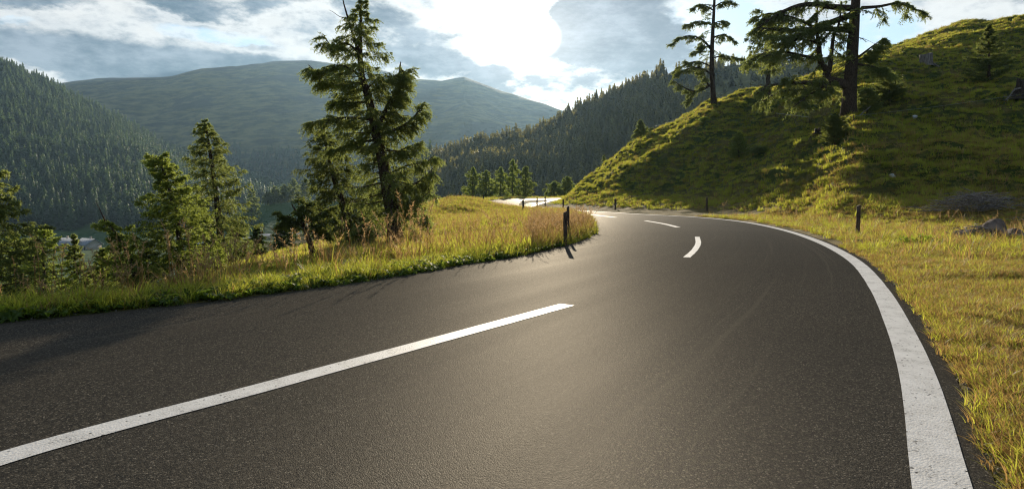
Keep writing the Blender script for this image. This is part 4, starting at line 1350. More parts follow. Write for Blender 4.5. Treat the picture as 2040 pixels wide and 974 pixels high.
# right hill: the huge old larch
def old_extra(t, path, px, br, u, rng):
    kw = dict(m=6, k=3, nl=0.24, nw=0.07, snlet=13)
    L = lambda pts, r, n, dp, subs, sl, d=0.6, bl=0.75: limb_px(t, pts, 44, px, br, u, rng, r, bl, n, d, dp, subs, sl, **kw)
    B = lambda pts, r, dp, r1: limb_px(t, pts, 44, px, br, u, rng, r, 0.1, 0, 0, dp, 0, 0, r1=r1, sides=7)
    B([(1690, 164), (1668, 156), (1652, 150), (1651, 134)], 0.42, 0.3, 0.26)
    L([(1652, 138), (1636, 114), (1634, 78), (1630, 50), (1633, 5)], 0.24, 20, 0.3, 12, 1.3)
    L([(1653, 132), (1654, 104), (1657, 66), (1664, 46), (1668, 0)], 0.18, 16, -0.6, 10, 1.2)
    L([(1660, 156), (1610, 157), (1567, 160), (1527, 166), (1499, 182)], 0.20, 26, -0.8, 12, 1.5, 0.8)
    L([(1655, 152), (1625, 172), (1590, 190), (1556, 214)], 0.12, 22, -1.8, 8, 1.3, 1.2)
    L([(1655, 155), (1610, 166), (1560, 172), (1524, 196)], 0.12, 22, 1.2, 8, 1.3, 1.1)
    L([(1658, 150), (1636, 166), (1628, 192)], 0.08, 16, -1.4, 6, 1.1, 1.2)
    L([(1695, 52), (1660, 48), (1620, 46), (1567, 47), (1525, 40)], 0.24, 30, 0.9, 16, 1.4)
    L([(1696, 22), (1657, 36), (1617, 50), (1580, 74), (1545, 98), (1512, 110)], 0.24, 30, -0.7, 18, 1.6)
    L([(1700, 8), (1657, 4), (1610, -2), (1560, 14), (1505, 52)], 0.26, 34, 0.5, 18, 1.6)
    L([(1634, 110), (1593, 100), (1560, 92), (1515, 100), (1494, 118)], 0.13, 34, 0.6, 16, 1.5)
    L([(1636, 80), (1600, 72), (1560, 66), (1520, 72)], 0.10, 26, -0.5, 12, 1.2)
    L([(1622, 46), (1580, 22), (1540, 12), (1510, 22)], 0.12, 26, 1.2, 14, 1.3)
    L([(1716, 8), (1750, 6), (1784, 1), (1816, 12), (1836, 26)], 0.13, 16, -0.4, 9, 1.0, 0.9)
    L([(1710, 106), (1734, 86), (1755, 70)], 0.09, 16, -0.4, 9, 0.9, 0.8)
    L([(1708, 112), (1730, 104), (1745, 98)], 0.07, 14, 0.6, 6, 0.8)
    L([(1708, 120), (1740, 130), (1755, 150)], 0.09, 34, -1.0, 12, 1.2, 0.9)
    for q in range(26):                                             # bare and half bare twigs along the stem
        p = interp_path(path, np.array([rng.uniform(0.18, 0.5)]))[0]
        t.limb(t.curve(p, rng.uniform(1.2, 5.0), rng.uniform(0.8, 2.6), rng.normal(0.0, 0.35), 0.2, 7), 0.03, 0.5, int(rng.integers(0, 10)), 0.4, 6, 3, 0.2, 0.06)
    for q in range(22):                                             # boughs above the picture
        f = rng.uniform(0.52, 0.99)
        p = interp_path(path, np.array([f]))[0]
        LL = 4.2 * (1.1 - f) ** 0.7 + 0.4
        t.limb(t.curve(p, rng.uniform(0, 6.28), LL, 0.05, 0.15, 7), 0.1, 0.8, 30, 0.6, 5, 2, 0.26, 0.08)


conifer('old_larch_tree', 'huge old larch with thick reddish trunk and wide boughs on the right hill', 1690, 44, -260, [(0, 0), (1, 0)], 41, n_br=1, rt=0.47,
        trunk=[(1690, 207), (1693, 150), (1697, 100), (1701, 50), (1704, 0), (1708, -70), (1714, -260)], extra=old_extra, needles='larch_needles', sunk=0.3)


def edge_extra(t, path, px, br, u, rng):
    kw = dict(m=6, k=3, nl=0.25, nw=0.075, snlet=11)
    L = lambda pts, r, n, dp, subs, sl, d=0.75: limb_px(t, pts, 69, px, br, u, rng, r, 0.6, int(n * 1.2), d * 0.7, dp, subs, sl, **kw)
    L([(1418, 162), (1402, 172), (1384, 176), (1362, 166), (1342, 152)], 0.16, 26, 0.6, 10, 1.2)
    L([(1416, 168), (1404, 156), (1400, 138)], 0.13, 10, -0.5, 6, 1.2)
    L([(1418, 142), (1390, 130), (1362, 136), (1338, 152)], 0.12, 34, -0.6, 12, 1.4)
    L([(1418, 128), (1392, 116), (1368, 122), (1350, 136)], 0.10, 28, 1.0, 10, 1.2)
    L([(1384, 176), (1376, 190), (1368, 204)], 0.05, 22, 0.2, 4, 0.7, 1.0)
    L([(1419, 96), (1398, 72), (1366, 66), (1336, 86)], 0.15, 32, 0.4, 12, 1.1)
    L([(1419, 84), (1398, 92), (1380, 106)], 0.10, 22, -0.5, 8, 1.0)
    L([(1420, 70), (1442, 64), (1466, 78)], 0.10, 16, 0.3, 8, 0.9)
    L([(1420, 110), (1446, 107), (1476, 114)], 0.10, 22, -0.3, 8, 1.0, 1.0)
    L([(1421, 46), (1392, 38), (1364, 48)], 0.10, 24, -0.4, 9, 1.0)
    L([(1421, 42), (1440, 36), (1452, 42)], 0.08, 12, 0.5, 6, 0.8)
    L([(1422, 16), (1400, 4), (1380, 12)], 0.09, 20, 0.3, 8, 0.9)
    L([(1422, 10), (1440, 0), (1462, 5)], 0.09, 16, -0.4, 7, 0.9)
    for q in range(16):
        p = interp_path(path, np.array([rng.uniform(0.30, 0.62)]))[0]
        t.limb(t.curve(p, rng.uniform(0, 6.28), rng.uniform(0.8, 2.0), rng.normal(0.1, 0.3), 0.25, 6), 0.035, 0.5, 9, 0.4, 6, 3, 0.22, 0.06)
    for q in range(16):
        f = rng.uniform(0.62, 1.0)
        p = interp_path(path, np.array([f]))[0]
        t.limb(t.curve(p, rng.uniform(0, 6.28), 3.6 * (1.15 - f) ** 0.8, 0.1, 0.15, 6), 0.07, 0.8, 22, 0.6, 5, 2, 0.26, 0.08)


conifer('larch_tree', 'open old larch with bare trunk on the crest where the right hill drops', 1422, 69, -110, [(0, 0), (1, 0)], 44, n_br=1, rt=0.30,
        trunk=[(1423, 212), (1420, 168), (1418, 110), (1420, 60), (1423, 0), (1425, -60), (1425, -110)], extra=edge_extra, sunk=0.3)
conifer('larch_tree', 'smaller larch half hidden behind the boughs of the huge old larch', 1530, 63, 22, [(0, 0), (0.28, 0.2), (0.4, 1.9), (0.7, 2.0), (0.9, 1.2), (1, 0.2)], 46, n_br=52, rt=0.24, nlet=22, bl=0.8, droop=0.75, nl=0.25, nw=0.075, z0=0.34, sunk=0.25, sag=0.2)

conifer('young_larch', 'young larch with bare leader standing high on the right hill', 1970, 49.5, 48, [(0, 1.3), (0.25, 1.8), (0.55, 1.25), (0.78, 0.5), (0.9, 0.25), (1, 0.08)], 48, n_br=60, rt=0.12, nlet=22, bl=0.6, droop=0.1, pitch=0.25, sag=0.1, nl=0.22, nw=0.05, needles='larch_needles_dark', gap=0.35)
SAP = dict(rt=0.04, nlet=18, bl=0.36, droop=0.1, pitch=0.35, sag=0.1, nl=0.15, nw=0.045, n_br=60)
conifer('spruce_sapling', 'bright green spruce sapling midway up the near hillside', 1472, 53.5, 262, [(0, 1.15), (0.3, 1.0), (0.7, 0.5), (1, 0.05)], 50, needles='larch_needles_bright', **SAP)
conifer('spruce_sapling', 'small spruce sapling just below the crest near the open larch', 1404, 64, 238, [(0, 0.6), (0.4, 0.5), (1, 0.05)], 51, needles='larch_needles_bright', **SAP)
conifer('spruce_sapling', 'short spruce sapling right of the bright green hillside sapling', 1512, 51, 300, [(0, 0.75), (0.4, 0.6), (1, 0.05)], 52, needles='larch_needles', **SAP)
conifer('juniper_bush', 'dark wide juniper bush at the foot of the huge old larch', 1662, 40.3, 232, [(0, 1.0), (0.4, 0.95), (0.8, 0.6), (1, 0.2)], 53, cat='bush', needles='larch_needles_dark', **SAP)
conifer('juniper_bush', 'dense dark juniper bush right of the huge old larch trunk', 1772, 46, 154, [(0, 1.3), (0.4, 1.35), (0.8, 0.9), (1, 0.3)], 54, cat='bush', needles='larch_needles_dark', **SAP)
conifer('juniper_bush', 'yellow green low bush touching the huge old larch trunk', 1728, 44.5, 178, [(0, 0.9), (0.4, 0.9), (0.8, 0.6), (1, 0.2)], 55, cat='bush', needles='larch_needles', **SAP)
conifer('spruce_tree', 'pointed sunlit spruce peeping over the hill slope', 1276, 82, 238, [(0, 1.2), (0.3, 1.1), (0.7, 0.6), (1, 0.06)], 56, n_br=60, rt=0.08, nlet=18, bl=0.5, droop=0.2, nl=0.25, nw=0.07)
conifer('spruce_tree', 'little spruce beside the pointed sunlit spruce on the slope', 1299, 84, 256, [(0, 0.9), (0.4, 0.8), (1, 0.05)], 57, n_br=44, rt=0.06, nlet=16, bl=0.45, droop=0.2, nl=0.25, nw=0.07)
conifer('spruce_tree', 'lone little spruce lower down the hill edge', 1203, 86, 308, [(0, 0.9), (0.4, 0.8), (1, 0.05)], 58, n_br=44, rt=0.06, nlet=16, bl=0.45, droop=0.2, nl=0.25, nw=0.07)

# the copse beyond the far bend
FAR = dict(nlet=13, m=5, k=3, bl=1.0, nl=0.42, nw=0.14, droop=0.35, pitch=0.1, sag=0.15, n_br=58, rt=0.16, gap=0.4)
cop = [(942, 118, 333, 1.5, 'left tree of the copse beyond the far bend, a narrow larch'), (969, 122, 340, 1.5, 'loose larch second from the left in the far bend copse'),
       (998, 126, 333, 1.6, 'bushy larch in the middle of the far bend copse'), (1021, 122, 318, 1.3, 'tallest slim larch of the far bend copse'),
       (1047, 119, 331, 1.6, 'broad sunlit larch at the right end of the far bend copse'), (1104, 128, 362, 1.7, 'round low tree in the gap before the hill spur'),
       (1131, 126, 352, 1.6, 'pointed tree touching the hill spur behind the far bend')]
for i, (u, y, top, r_, lab) in enumerate(cop):
    conifer('larch_tree', lab, u, y, top, [(0, r_), (0.2, r_ * 1.25), (0.5, r_ * 1.1), (0.8, r_ * 0.65), (1, 0.15)], 60 + i, needles='larch_needles_bright', group='trees beyond the far bend', **FAR)
conifer('young_spruce', 'tiny spruce tip behind the grassy bank inside the bend', 898, 132, 388, [(0, 1.0), (0.5, 0.7), (1, 0.05)], 70, needles='larch_needles', **FAR)

# valley trees on the meadow knoll
VAL = dict(nlet=12, m=4, k=3, bl=2.2, nl=1.2, nw=0.5, droop=0.3, pitch=0.15, sag=0.1, n_br=60, rt=0.3)
for i, (u, y, top, r_, lab) in enumerate([(501, 380, 376, 5.0, 'rounded tree left of the sunlit valley meadow'), (534, 425, 384, 3.6, 'small tree between rounded tree and meadow row'),
                                          (547, 435, 372, 4.0, 'left tree of the row above the sunlit valley meadow'), (566, 440, 368, 4.4, 'second tree of the row above the sunlit valley meadow'),
                                          (585, 445, 356, 5.0, 'tall pale tree in the row above the valley meadow'), (608, 445, 354, 5.2, 'broad pale tree touching the broad larch outline in the valley row')]):
    conifer('valley_tree', lab, u, y, top, [(0, r_ * 0.8), (0.3, r_), (0.7, r_ * 0.75), (1, 0.6)], 80 + i, needles='larch_needles', group='trees round the valley meadow', **VAL)

# ------------------------------------------------------------------ forests
def forest_tree(rng, n_whorl, rb, mat):
    """unit-high conifer: a trunk and rings of drooping ragged boughs"""
    v, t = [], []
    k = 0
    for i in range(n_whorl):
        f = 0.10 + 0.88 * i / n_whorl
        r = rb * (1 - f) ** 0.8 * rng.uniform(0.75, 1.2) + 0.012
        nb = max(5, int(11 * (1 - f) + 4))
        a0 = rng.uniform(0, 6.28)
        for j in range(nb):
            a = a0 + 6.283 * j / nb + rng.normal(0, 0.15)
            rr = r * rng.uniform(0.7, 1.2)
            w = rr * 0.42
            c, s = math.cos(a), math.sin(a)
            z = f + rng.normal(0, 0.01)
            v += [(0, 0, z + 0.055), (c * rr * 0.6 - s * w, s * rr * 0.6 + c * w, z - 0.01), (c * rr, s * rr, z - 0.035 * rng.uniform(0, 1.6)), (c * rr * 0.6 + s * w, s * rr * 0.6 - c * w, z - 0.01)]
            t += [(k, k + 1, k + 2), (k, k + 2, k + 3)]
            k += 4
    v += [(0.012, 0, 0), (-0.008, 0.01, 0), (-0.008, -0.01, 0), (0, 0, 1.0)]
    t += [(k, k + 1, k + 3), (k + 1, k + 2, k + 3), (k + 2, k, k + 3)]
    return mesh_np('forest_conifer', v, t, None, [mat])


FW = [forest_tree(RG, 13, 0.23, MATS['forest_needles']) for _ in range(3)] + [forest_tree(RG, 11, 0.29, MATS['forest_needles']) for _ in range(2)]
FR = [forest_tree(RG, 14, 0.22, MATS['forest_needles_warm_veil']) for _ in range(3)] + [forest_tree(RG, 12, 0.28, MATS['forest_needles_warm_veil']) for _ in range(2)]


def wedge(u0, u1, y0, y1, n, rng):
    y = np.sqrt(rng.uniform(y0 ** 2, y1 ** 2, n))
    u = rng.uniform(u0, u1, n)
    return u, (u - CU) / FX * y, y


def wood(name, u, x, y, keep, protos, h0, h1, label):
    x, y = x[keep], y[keep]
    z = terrain(x, y) - 0.4
    n = len(x)
    rot = np.stack([RG.normal(0, 0.03, n), RG.normal(0, 0.03, n), RG.uniform(0, 6.28, n)], -1)
    s = RG.uniform(h0, h1, n) * RG.uniform(0.55, 1.15, n)
    return scatter(name, np.stack([x, y, z], -1), rot, np.stack([s * RG.uniform(.8, 1.2, n), s * RG.uniform(.8, 1.2, n), s], -1), RG.integers(0, len(protos), n), protos, label, 'forest')


# left slope
u, x, y = wedge(-500, 860, 480, 1300, 17000, RG)
crest = np.interp(u, RIDGES['left']['u'], RIDGES['left']['r'])
rowp = HR + (H0 - terrain(x, y)) * FX / y
lowlim = np.interp(u, [-500, 0, 200, 420, 520, 640, 860], [500, 505, 492, 440, 408, 400, 380])
keep = (rowp < lowlim) & (terrain(x, y) > -26)
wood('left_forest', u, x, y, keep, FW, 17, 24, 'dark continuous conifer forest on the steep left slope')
# foot of the mountain
u, x, y = wedge(120, 1000, 1350, 2500, 16000, RG)
zz = terrain(x, y)
lim = np.interp(u, [120, 330, 420, 470, 560, 640, 800, 1000], [330, 320, 305, 296, 290, 300, 300, 280])
rowp = HR + (H0 - zz) * FX / y
keep = (rowp > lim + 14 * fbm(x * 0.01, y * 0.01, 3, 5) * 2)
wood('mountain_foot_forest', u, x, y, keep, FW, 16, 22, 'hazy conifer forest on the foot of the far mountain')
# right ridge
u, x, y = wedge(740, 1640, 235, 640, 15000, RG)
zz = terrain(x, y)
rowp = HR + (H0 - zz) * FX / y
crest = np.interp(u, RIDGES['right']['u'], RIDGES['right']['r'])
edge = np.interp(u, [740, 1180, 1240, 1300, 1340, 1420, 1640], [0, 0, 168, 175, 185, 215, 255])
sparse = RG.uniform(size=len(u)) < 0.035
keep = (rowp < 440) & ((rowp > edge + 30 * fbm(x * 0.03, y * 0.03, 3, 8)) | sparse | ((u < 1330) & (rowp < crest + 9) & (RG.uniform(size=len(u)) < 0.6)))
ux, xx, yx, rx, cx_ = u[keep], x[keep], y[keep], rowp[keep], crest[keep]
# the trees that stand out singly: along the skyline and at the near edge of the wood
sky = np.where((rx < cx_ + 14) & (ux > 830) & (yx < 600))[0]
sky = sky[np.argsort(RG.uniform(size=len(sky)))][:150]
rest = np.setdiff1d(np.arange(len(ux)), sky)
vis = rest[(ux[rest] > 850) & (ux[rest] < 1300)]
nearw = vis[np.argsort(yx[vis])][:140]
single = np.concatenate([sky, nearw])
for q, i in enumerate(single):
    o = bpy.data.objects.new('forest_conifer', FR[q % 5])
    COL.objects.link(o)
    s = RG.uniform(8, 15) if q < len(sky) else RG.uniform(13, 18)
    o.location = (xx[i], yx[i], tz(xx[i], yx[i]) - 0.4)
    o.rotation_euler = (0, 0, RG.uniform(0, 6.28))
    o.scale = (s * RG.uniform(1.0, 1.35), s * RG.uniform(1.0, 1.35), s)
    if q < len(sky):
        tag(o, 'dark conifer along the skyline of the right forest ridge', 'tree', 'conifers on the skyline of the right ridge')
    else:
        tag(o, 'conifer at the near lower edge of the right forest ridge', 'tree', 'conifers at the near edge of the right forest')
kk = np.ones(len(ux), bool)
kk[single] = False
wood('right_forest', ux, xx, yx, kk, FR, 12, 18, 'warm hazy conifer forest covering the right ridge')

# ------------------------------------------------------------------ valley: road and houses
vp = []
for u in np.arange(300, 960, 12.0):
    yy = 352 + 8 * math.sin(u * 0.01)
    a_, b_ = at(u, yy - 4), at(u, yy + 4)
    vp.append((a_, b_))
vv, vq = [], []
for a_, b_ in vp:
    zt = max(a_.z, b_.z) + 0.5
    vv += [(a_.x, a_.y, zt - 0.3), (b_.x, b_.y, zt + 0.4)]
for i in range(len(vp) - 1):
    vq.append((2 * i, 2 * i + 2, 2 * i + 3, 2 * i + 1))
tag(link('valley_road', mesh_np('valley_road', vv, None, vq, [MATS['valley_road']])), 'pale road crossing the green valley floor', 'road', kind='structure')


def house(u, y, w, d, hw, hr, rot, label, row):
    p = at(u, y)
    p.z = max(p.z, H0 - (row - HR) * y / FX - hw - hr) if False else p.z
    root = empty('house', (p.x, p.y, p.z - 0.3), rot)
    tag(root, label, 'house', 'houses in the valley')
    b = MB()
    b.box(-w / 2, w / 2, -d / 2, d / 2, 0, hw)
    b.add([(-w / 2, -d / 2, hw), (-w / 2, d / 2, hw), (-w / 2, 0, hw + hr - 0.15)], [(0, 1, 2)])
    b.add([(w / 2, -d / 2, hw), (w / 2, d / 2, hw), (w / 2, 0, hw + hr - 0.15)], [(0, 2, 1)])
    b.build('wall', MATS['house_wall'], root)
    b = MB()
    e = 0.9
    for s in (-1, 1):
        ye, ze = s * (d / 2 + e), hw - hr * e / (d / 2)
        b.add([(-w / 2 - e, ye, ze), (w / 2 + e, ye, ze), (w / 2 + e, 0, hw + hr), (-w / 2 - e, 0, hw + hr),
               (-w / 2 - e, ye, ze + 0.25), (w / 2 + e, ye, ze + 0.25), (w / 2 + e, 0, hw + hr + 0.25), (-w / 2 - e, 0, hw + hr + 0.25)],
              q=[(0, 1, 2, 3), (4, 7, 6, 5), (0, 4, 5, 1), (1, 5, 6, 2), (3, 2, 6, 7), (0, 3, 7, 4)])
    rf = b.build('roof', MATS['roof_shingle'], root)
    b = MB()
    b.box(w * 0.18, w * 0.18 + 0.8, -0.5, 0.5, hw + hr - 0.6, hw + hr + 1.2)
    b.box(w * 0.18 - 0.1, w * 0.18 + 0.9, -0.6, 0.6, hw + hr + 1.2, hw + hr + 1.4)
    b.build('chimney', MATS['house_wall'], rf)
    for k in range(3):
        b = MB()
        cx = -w / 2 + (k + 0.8) * w / 3.2
        b.box(cx - 0.6, cx + 0.6, -d / 2 - 0.06, -d / 2 + 0.02, hw * 0.4, hw * 0.4 + 1.3)
        wf = b.build('window', MATS['house_timber'], root)
        b = MB()
        b.box(cx - 0.48, cx + 0.48, -d / 2 - 0.09, -d / 2 - 0.062, hw * 0.4 + 0.12, hw * 0.4 + 1.18)
        b.build('pane', MATS['window_glass'], wf)
    b = MB()
    b.box(w * 0.30, w * 0.30 + 1.0, -d / 2 - 0.05, -d / 2 + 0.02, 0, 2.2)
    b.build('door', MATS['house_timber'], root)


house(122, 395, 17, 11, 4.2, 3.6, 0.15, 'grey roofed valley house left of the narrow young conifer', 484)
house(176, 400, 13, 9, 4.0, 3.2, -0.5, 'grey roofed valley house right of the narrow young conifer', 486)

# ------------------------------------------------------------------ posts
def post(u, y, hh, label, lean=0.0, w=0.055, seed=1, mat='post_wood', dx=0.0):
    rng = np.random.default_rng(seed)
    p = at(u, y)
    b = MB()
    n = 9
    f = np.linspace(0, 1, n)
    P = np.stack([lean * hh * f + rng.normal(0, 0.003, n), rng.normal(0, 0.003, n), -0.25 + (hh + 0.25) * f], -1)
    b.tube(P, w * (1 - 0.08 * f), 8, rough=0.10, rng=rng)
    v = b.v[0]
    top = slice((n - 1) * 8, n * 8)
    v[top, 2] += (v[top, 0] - v[top, 0].mean()) * 0.5
    o = b.build('wooden_post', MATS[mat], None)
    o.location = (p.x + dx, p.y, p.z)
    tag(o, label, 'post', 'wooden posts along the road')


post(1126, 15.2, 0.88, 'nearest weathered wooden post in the tall grass inside the bend', 0.0, 0.05, 1)
post(1131, 17.2, 0.88, 'darker wooden post just behind the nearest post', 0.01, 0.042, 2)
post(1708, 19.0, 0.88, 'dark wooden post leaning on the right verge by the white line', 0.05, 0.062, 3)
post(1408, 42.5, 0.95, 'wooden post at the hill foot in the middle of the bend', 0.01, 0.075, 4)
post(1226, 49.5, 0.90, 'wooden post at the hill foot nearer the far straight', 0.0, 0.075, 5)
post(1122, 59.5, 0.85, 'wooden post on the spur beside the far straight', 0.0, 0.08, 6)
post(1086, 74, 0.85, 'right one of two wooden posts on the grass point of the far bend', 0.0, 0.085, 7)
post(1070, 71, 0.90, 'left one of two wooden posts on the grass point of the far bend', 0.0, 0.085, 8)
post(1043, 50, 0.85, 'short leaning wooden post on the bank left of the far straight', -0.05, 0.085, 9)
post(963, 86, 0.95, 'wooden post at the outer left edge of the far bend', 0.0, 0.10, 10)

# ------------------------------------------------------------------ stumps, rocks, brushwood
def stump(u, y, r, h, label, mat, roots, seed, flare=0.35, tiltx=0.0):
    rng = np.random.default_rng(seed)
    p = at(u, y)
    root = empty('tree_stump', (p.x, p.y, p.z - 0.1))
    tag(root, label, 'stump')
    b = MB()
    sd = 20
    th = np.arange(sd) / sd * 2 * np.pi
    lob = 1 + 0.10 * np.sin(th * 3 + rng.uniform(0, 6)) + 0.07 * np.sin(th * 7 + rng.uniform(0, 6))
    lev = np.array([0, 0.08, 0.18, 0.32, 0.6, 0.85, 1.0])
    V = []
    for f in lev:
        rr = r * lob * (1 + flare * math.exp(-f * 5))
        top = h * f * (1 + (0.08 * np.sin(th + 1) + 0.5 * max(0.0, flare - 0.6) * 0.3 * np.sin(th * 2 + 2.0) + rng.uniform(-0.07, 0.07, sd)) * (f > 0.9))
        V.append(np.stack([np.cos(th) * rr + tiltx * f * h, np.sin(th) * rr, top], -1))
    V = np.concatenate(V)
    i = (np.arange(len(lev) - 1)[:, None] * sd + np.arange(sd)[None]).ravel()
    j = (np.arange(len(lev) - 1)[:, None] * sd + (np.arange(sd)[None] + 1) % sd).ravel()
    V = np.vstack([V, [tiltx * h, 0, h * 0.93]])
    e = np.arange(sd)
    b.add(V, np.stack([(len(lev) - 1) * sd + e, (len(lev) - 1) * sd + (e + 1) % sd, np.full(sd, len(V) - 1)], -1), np.stack([i, j, j + sd, i + sd], -1))
    b.build('stump_body', MATS[mat], root)
    for k in range(roots):
        a = rng.uniform(0, 6.28)
        b = MB()
        f = np.linspace(0, 1, 6)
        L = r * rng.uniform(1.6, 2.6)
        P = np.stack([np.cos(a) * (r * 0.7 + L * f), np.sin(a) * (r * 0.7 + L * f), h * 0.20 * (1 - f) ** 2 + rng.normal(0, 0.02, 6)], -1)
        P[:, 2] += np.array([tz(p.x + q[0], p.y + q[1]) - p.z for q in P]) * f
        b.tube(P, np.linspace(r * 0.26, r * 0.05, 6), 7, rough=0.1, rng=rng)
        b.build('root', MATS[mat], root, True)
    return root


stump(1846, 57.5, 0.50, 1.15, 'pale grey sawn tree stump below the hill crest', 'stump_wood', 5, 3, 0.3)
stump(2036, 43, 0.42, 1.45, 'big dark rotten stump cut off by the right border', 'dark_stump', 11, 5, 1.9, 0.12)
stump(1632, 44.5, 0.32, 0.42, 'small dark stump left of the wide juniper bush', 'dark_stump', 3, 6)


def rock(u, y, sx, sy, sz, label, mat, seed, sunk=0.25, cat='rock', name='rock'):
    rng = np.random.default_rng(seed)
    import bmesh
    bm = bmesh.new()
    bmesh.ops.create_icosphere(bm, subdivisions=3, radius=1.0)
    ax = [Vector(rng.normal(0, 1, 3)).normalized() for _ in range(14)]
    lim = rng.uniform(0.62, 0.95, 14)
    for v in bm.verts:
        c = v.co.copy()
        for a_, l_ in zip(ax, lim):
            dd = c.dot(a_)
            if dd > l_:
                c -= a_ * (dd - l_)
        c *= 1 + 0.05 * math.sin(c.x * 9 + seed) * math.sin(c.y * 8 + c.z * 7)
        v.co = Vector((c.x * sx, c.y * sy, c.z * sz))
    me = bpy.data.meshes.new(name)
    bm.to_mesh(me)
    bm.free()
    me.materials.append(MATS[mat])
    o = link(name, me)
    p = at(u, y)
    o.location = (p.x, p.y, p.z + sz * (1 - 2 * sunk))
    o.rotation_euler = (0, 0, rng.uniform(0, 6.28))
    return tag(o, label, cat)


rock(1823, 42.5, 0.20, 0.17, 0.17, 'white stone on shaded grass right of the old larch', 'pale_rock', 3)
rock(1777, 32.3, 0.17, 0.15, 0.17, 'white stone on the lower hillside above the leaning post', 'pale_rock', 4)
rock(1607, 53, 0.16, 0.14, 0.13, 'white stone under the drooping boughs of the old larch', 'pale_rock', 5)
rock(2004, 43, 0.2, 0.16, 0.14, 'white stone beside the big dark stump', 'pale_rock', 6)
rock(1985, 17.2, 0.36, 0.30, 0.34, 'large reddish brown boulder on the right verge', 'brown_rock', 7)
rock(2022, 17.6, 0.30, 0.24, 0.20, 'low brown boulder right of the large reddish boulder', 'brown_rock', 8)
rock(1925, 17.3, 0.22, 0.2, 0.16, 'grey boulder left of the twig heap on the verge', 'brown_rock', 9)


def brush(u, y, L, D_, hh, n, label, seed, name='brush_pile', curl=0.3):
    rng = np.random.default_rng(seed)
    p = at(u, y)
    b = MB()
    for k in range(n):
        a = rng.normal(0, 0.5) + (math.pi if rng.uniform() < 0.5 else 0)
        ll = rng.uniform(0.4, 1.1) * L * 0.42
        c = np.array([rng.normal(0, L * 0.24), rng.normal(0, D_ * 0.25), 0])
        c[2] = hh * max(0.05, 1 - (c[0] / (L * 0.55)) ** 2) * rng.uniform(0.05, 1.0)
        f = np.linspace(-0.5, 0.5, 6)
        P = np.stack([c[0] + np.cos(a) * ll * f, c[1] + np.sin(a) * ll * f, c[2] + ll * f * rng.normal(0, 0.22) + curl * ll * (0.25 - f ** 2) * rng.uniform(-0.3, 1.2)], -1)
        P += rng.normal(0, 0.015, P.shape)
        P[:, 2] = np.maximum(P[:, 2], 0.0)
        r0 = rng.uniform(0.006, 0.02)
        b.tube(P, np.linspace(r0, r0 * 0.4, 6), 4)
    o = b.build(name, MATS['twig_grey'])
    o.location = p
    return tag(o, label, 'brushwood')


brush(1945, 25, 3.3, 1.3, 0.75, 230, 'long grey heap of cut branches at the foot of the hill', 3)
brush(1958, 17.4, 1.5, 0.7, 0.30, 110, 'low heap of grey twigs beside the large reddish boulder', 4)
brush(2090, 22.5, 2.2, 1.0, 0.6, 90, 'grey branches cut off by the right border at the hill foot', 5)


def dead_branch(u, y, pts, label, r0, mat='dead_wood'):
    p = at(u, y)
    b = MB()
    P = np.array([((a - u) * y / FX, dp, (q - 0) * y / FX) for a, q, dp in pts])
    b.tube(spline(P, 0.08)[0], np.linspace(r0, r0 * 0.35, len(spline(P, 0.08)[0])), 5)
    rng = np.random.default_rng(int(u))
    Q = spline(P, 0.08)[0]
    for k in range(4):
        q = Q[rng.integers(len(Q) // 3, len(Q) - 1)]
        d = rng.normal(0, 1, 3)
        d[2] = abs(d[2])
        d /= np.linalg.norm(d)
        b.tube([q, q + d * 0.12, q + d * 0.26 + (0, 0, 0.02)], [r0 * 0.4, r0 * 0.3, r0 * 0.15], 4)
    o = b.build('dead_branch', MATS[mat])
    o.location = p
    tag(o, label, 'branch')


dead_branch(842, 17, [(842, -2, 0), (841, 18, 0), (838, 34, 0.1), (828, 58, 0.2)], 'pale bare dead branch sticking up right of the tallest larch trunk', 0.012)
dead_branch(858, 18.5, [(866, -2, 0), (852, 26, 0), (844, 52, 0.1)], 'dark bare dead branch leaning beside the pale one', 0.02, 'post_wood')
dead_branch(2010, 42.5, [(2042, 30, 0.3), (2026, 26, 0.2), (2012, 14, 0), (2000, 2, -0.2)], 'pale bare root limb arching over the big dark rotten stump', 0.07)
dead_branch(1712, 42, [(1706, -3, 0), (1722, 10, 0.2), (1742, 24, 0.4)], 'fallen grey branch at the foot of the huge old larch', 0.06)


def wire(pts, label, r):
    P = []
    for u, row, y in pts:
        P.append(((u - CU) / FX * y, y, H0 + (HR - row) * y / FX))
    b = MB()
    b.tube(spline(P, 0.5)[0], r, 4)
    tag(b.build('fence_wire', MATS['wire_grey']), label, 'wire')


def fence_stake(u, y, h, label):
    p = at(u, y)
    b = MB()
    b.tube([(0, 0, -0.2), (0.01, 0, h * 0.5), (0.0, 0, h)], [0.03, 0.028, 0.024], 6)
    b.tube([(0, -0.06, h - 0.06), (0, -0.03, h - 0.06)], [0.02, 0.02], 6)
    o = b.build('fence_stake', MATS['post_wood'])
    o.location = p
    tag(o, label, 'stake', 'slim stakes of the hillside wire fence')
    return (u, HR + (H0 - p.z - h + 0.06) * FX / y, y)


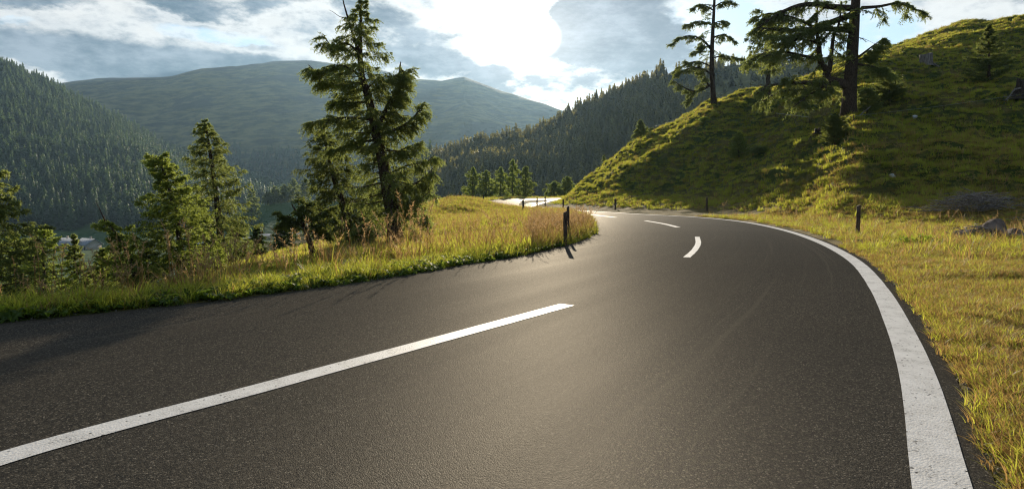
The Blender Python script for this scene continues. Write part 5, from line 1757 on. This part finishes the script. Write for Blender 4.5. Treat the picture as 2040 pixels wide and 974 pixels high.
stk = [fence_stake(u, y, h, lab) for u, y, h, lab in ((1304, 76, 0.8, 'slim fence stake behind the hill edge near the two spruces'), (1368, 70, 0.7, 'slim fence stake on the hill crest left of the open larch'),
       (1545, 58, 0.6, 'slim fence stake below the drooping boughs'), (1612, 51, 0.6, 'slim fence stake left of the juniper bush'), (1700, 41.5, 0.5, 'slim fence stake below the huge old larch trunk'),
       (1880, 42.5, 0.5, 'slim fence stake midway along the right hillside wire'), (2075, 42, 0.5, 'slim fence stake at the right border'))]
wire(stk[:2], 'pale fence wire running down over the left hill crest', 0.018)
wire(stk[2:4], 'pale fence tape sagging below the old larch boughs', 0.018)
wire(stk[4:], 'thin fence wire running level across the right hillside', 0.006)

# a dark leafy clump on the dry verge
p = at(1832, 15)
rng = np.random.default_rng(5)
b = MB()
for k in range(220):
    a, rr = rng.uniform(0, 6.28), math.sqrt(rng.uniform()) * 0.42
    c = np.array([math.cos(a) * rr * 1.2, math.sin(a) * rr * 0.8, rng.uniform(0.02, 0.20) * (1 - rr)])
    d = rng.normal(0, 1, 3)
    d[2] = abs(d[2]) + 0.3
    d /= np.linalg.norm(d)
    w = np.cross(d, rng.normal(0, 1, 3))
    w /= np.linalg.norm(w)
    L = rng.uniform(0.06, 0.12)
    b.add([c, c + d * L * 0.5 + w * L * 0.28, c + d * L, c + d * L * 0.5 - w * L * 0.28], q=[(0, 1, 2, 3)])
o = b.build('weed_clump', MATS['weed_leaf'])
o.location = p
tag(o, 'dark green leafy weed clump on the dry right verge', 'plant')

# ------------------------------------------------------------------ haze: one box of thin even air round the whole scene
hm = bpy.data.materials.new('haze_air')
hm.use_nodes = True
hb = NB(hm.node_tree)
hb.n.clear()
ho = hb.new('ShaderNodeOutputMaterial')
pv = hb.new('ShaderNodeVolumePrincipled')
pv.inputs['Color'].default_value = (0.46, 0.73, 1.0, 1)
pv.inputs['Density'].default_value = 0.000075
pv.inputs['Anisotropy'].default_value = 0.45
hb.l.new(pv.outputs[0], ho.inputs['Volume'])
b = MB()
lo, hi = float(gv[:, 2].min()) - 1.0, float(gv[:, 2].max()) + 30.0
b.box(-6200, 6200, -6200, 6200, lo, hi)
tag(b.build('haze', hm), 'thin blue air haze filling the valley', 'haze', kind='stuff')
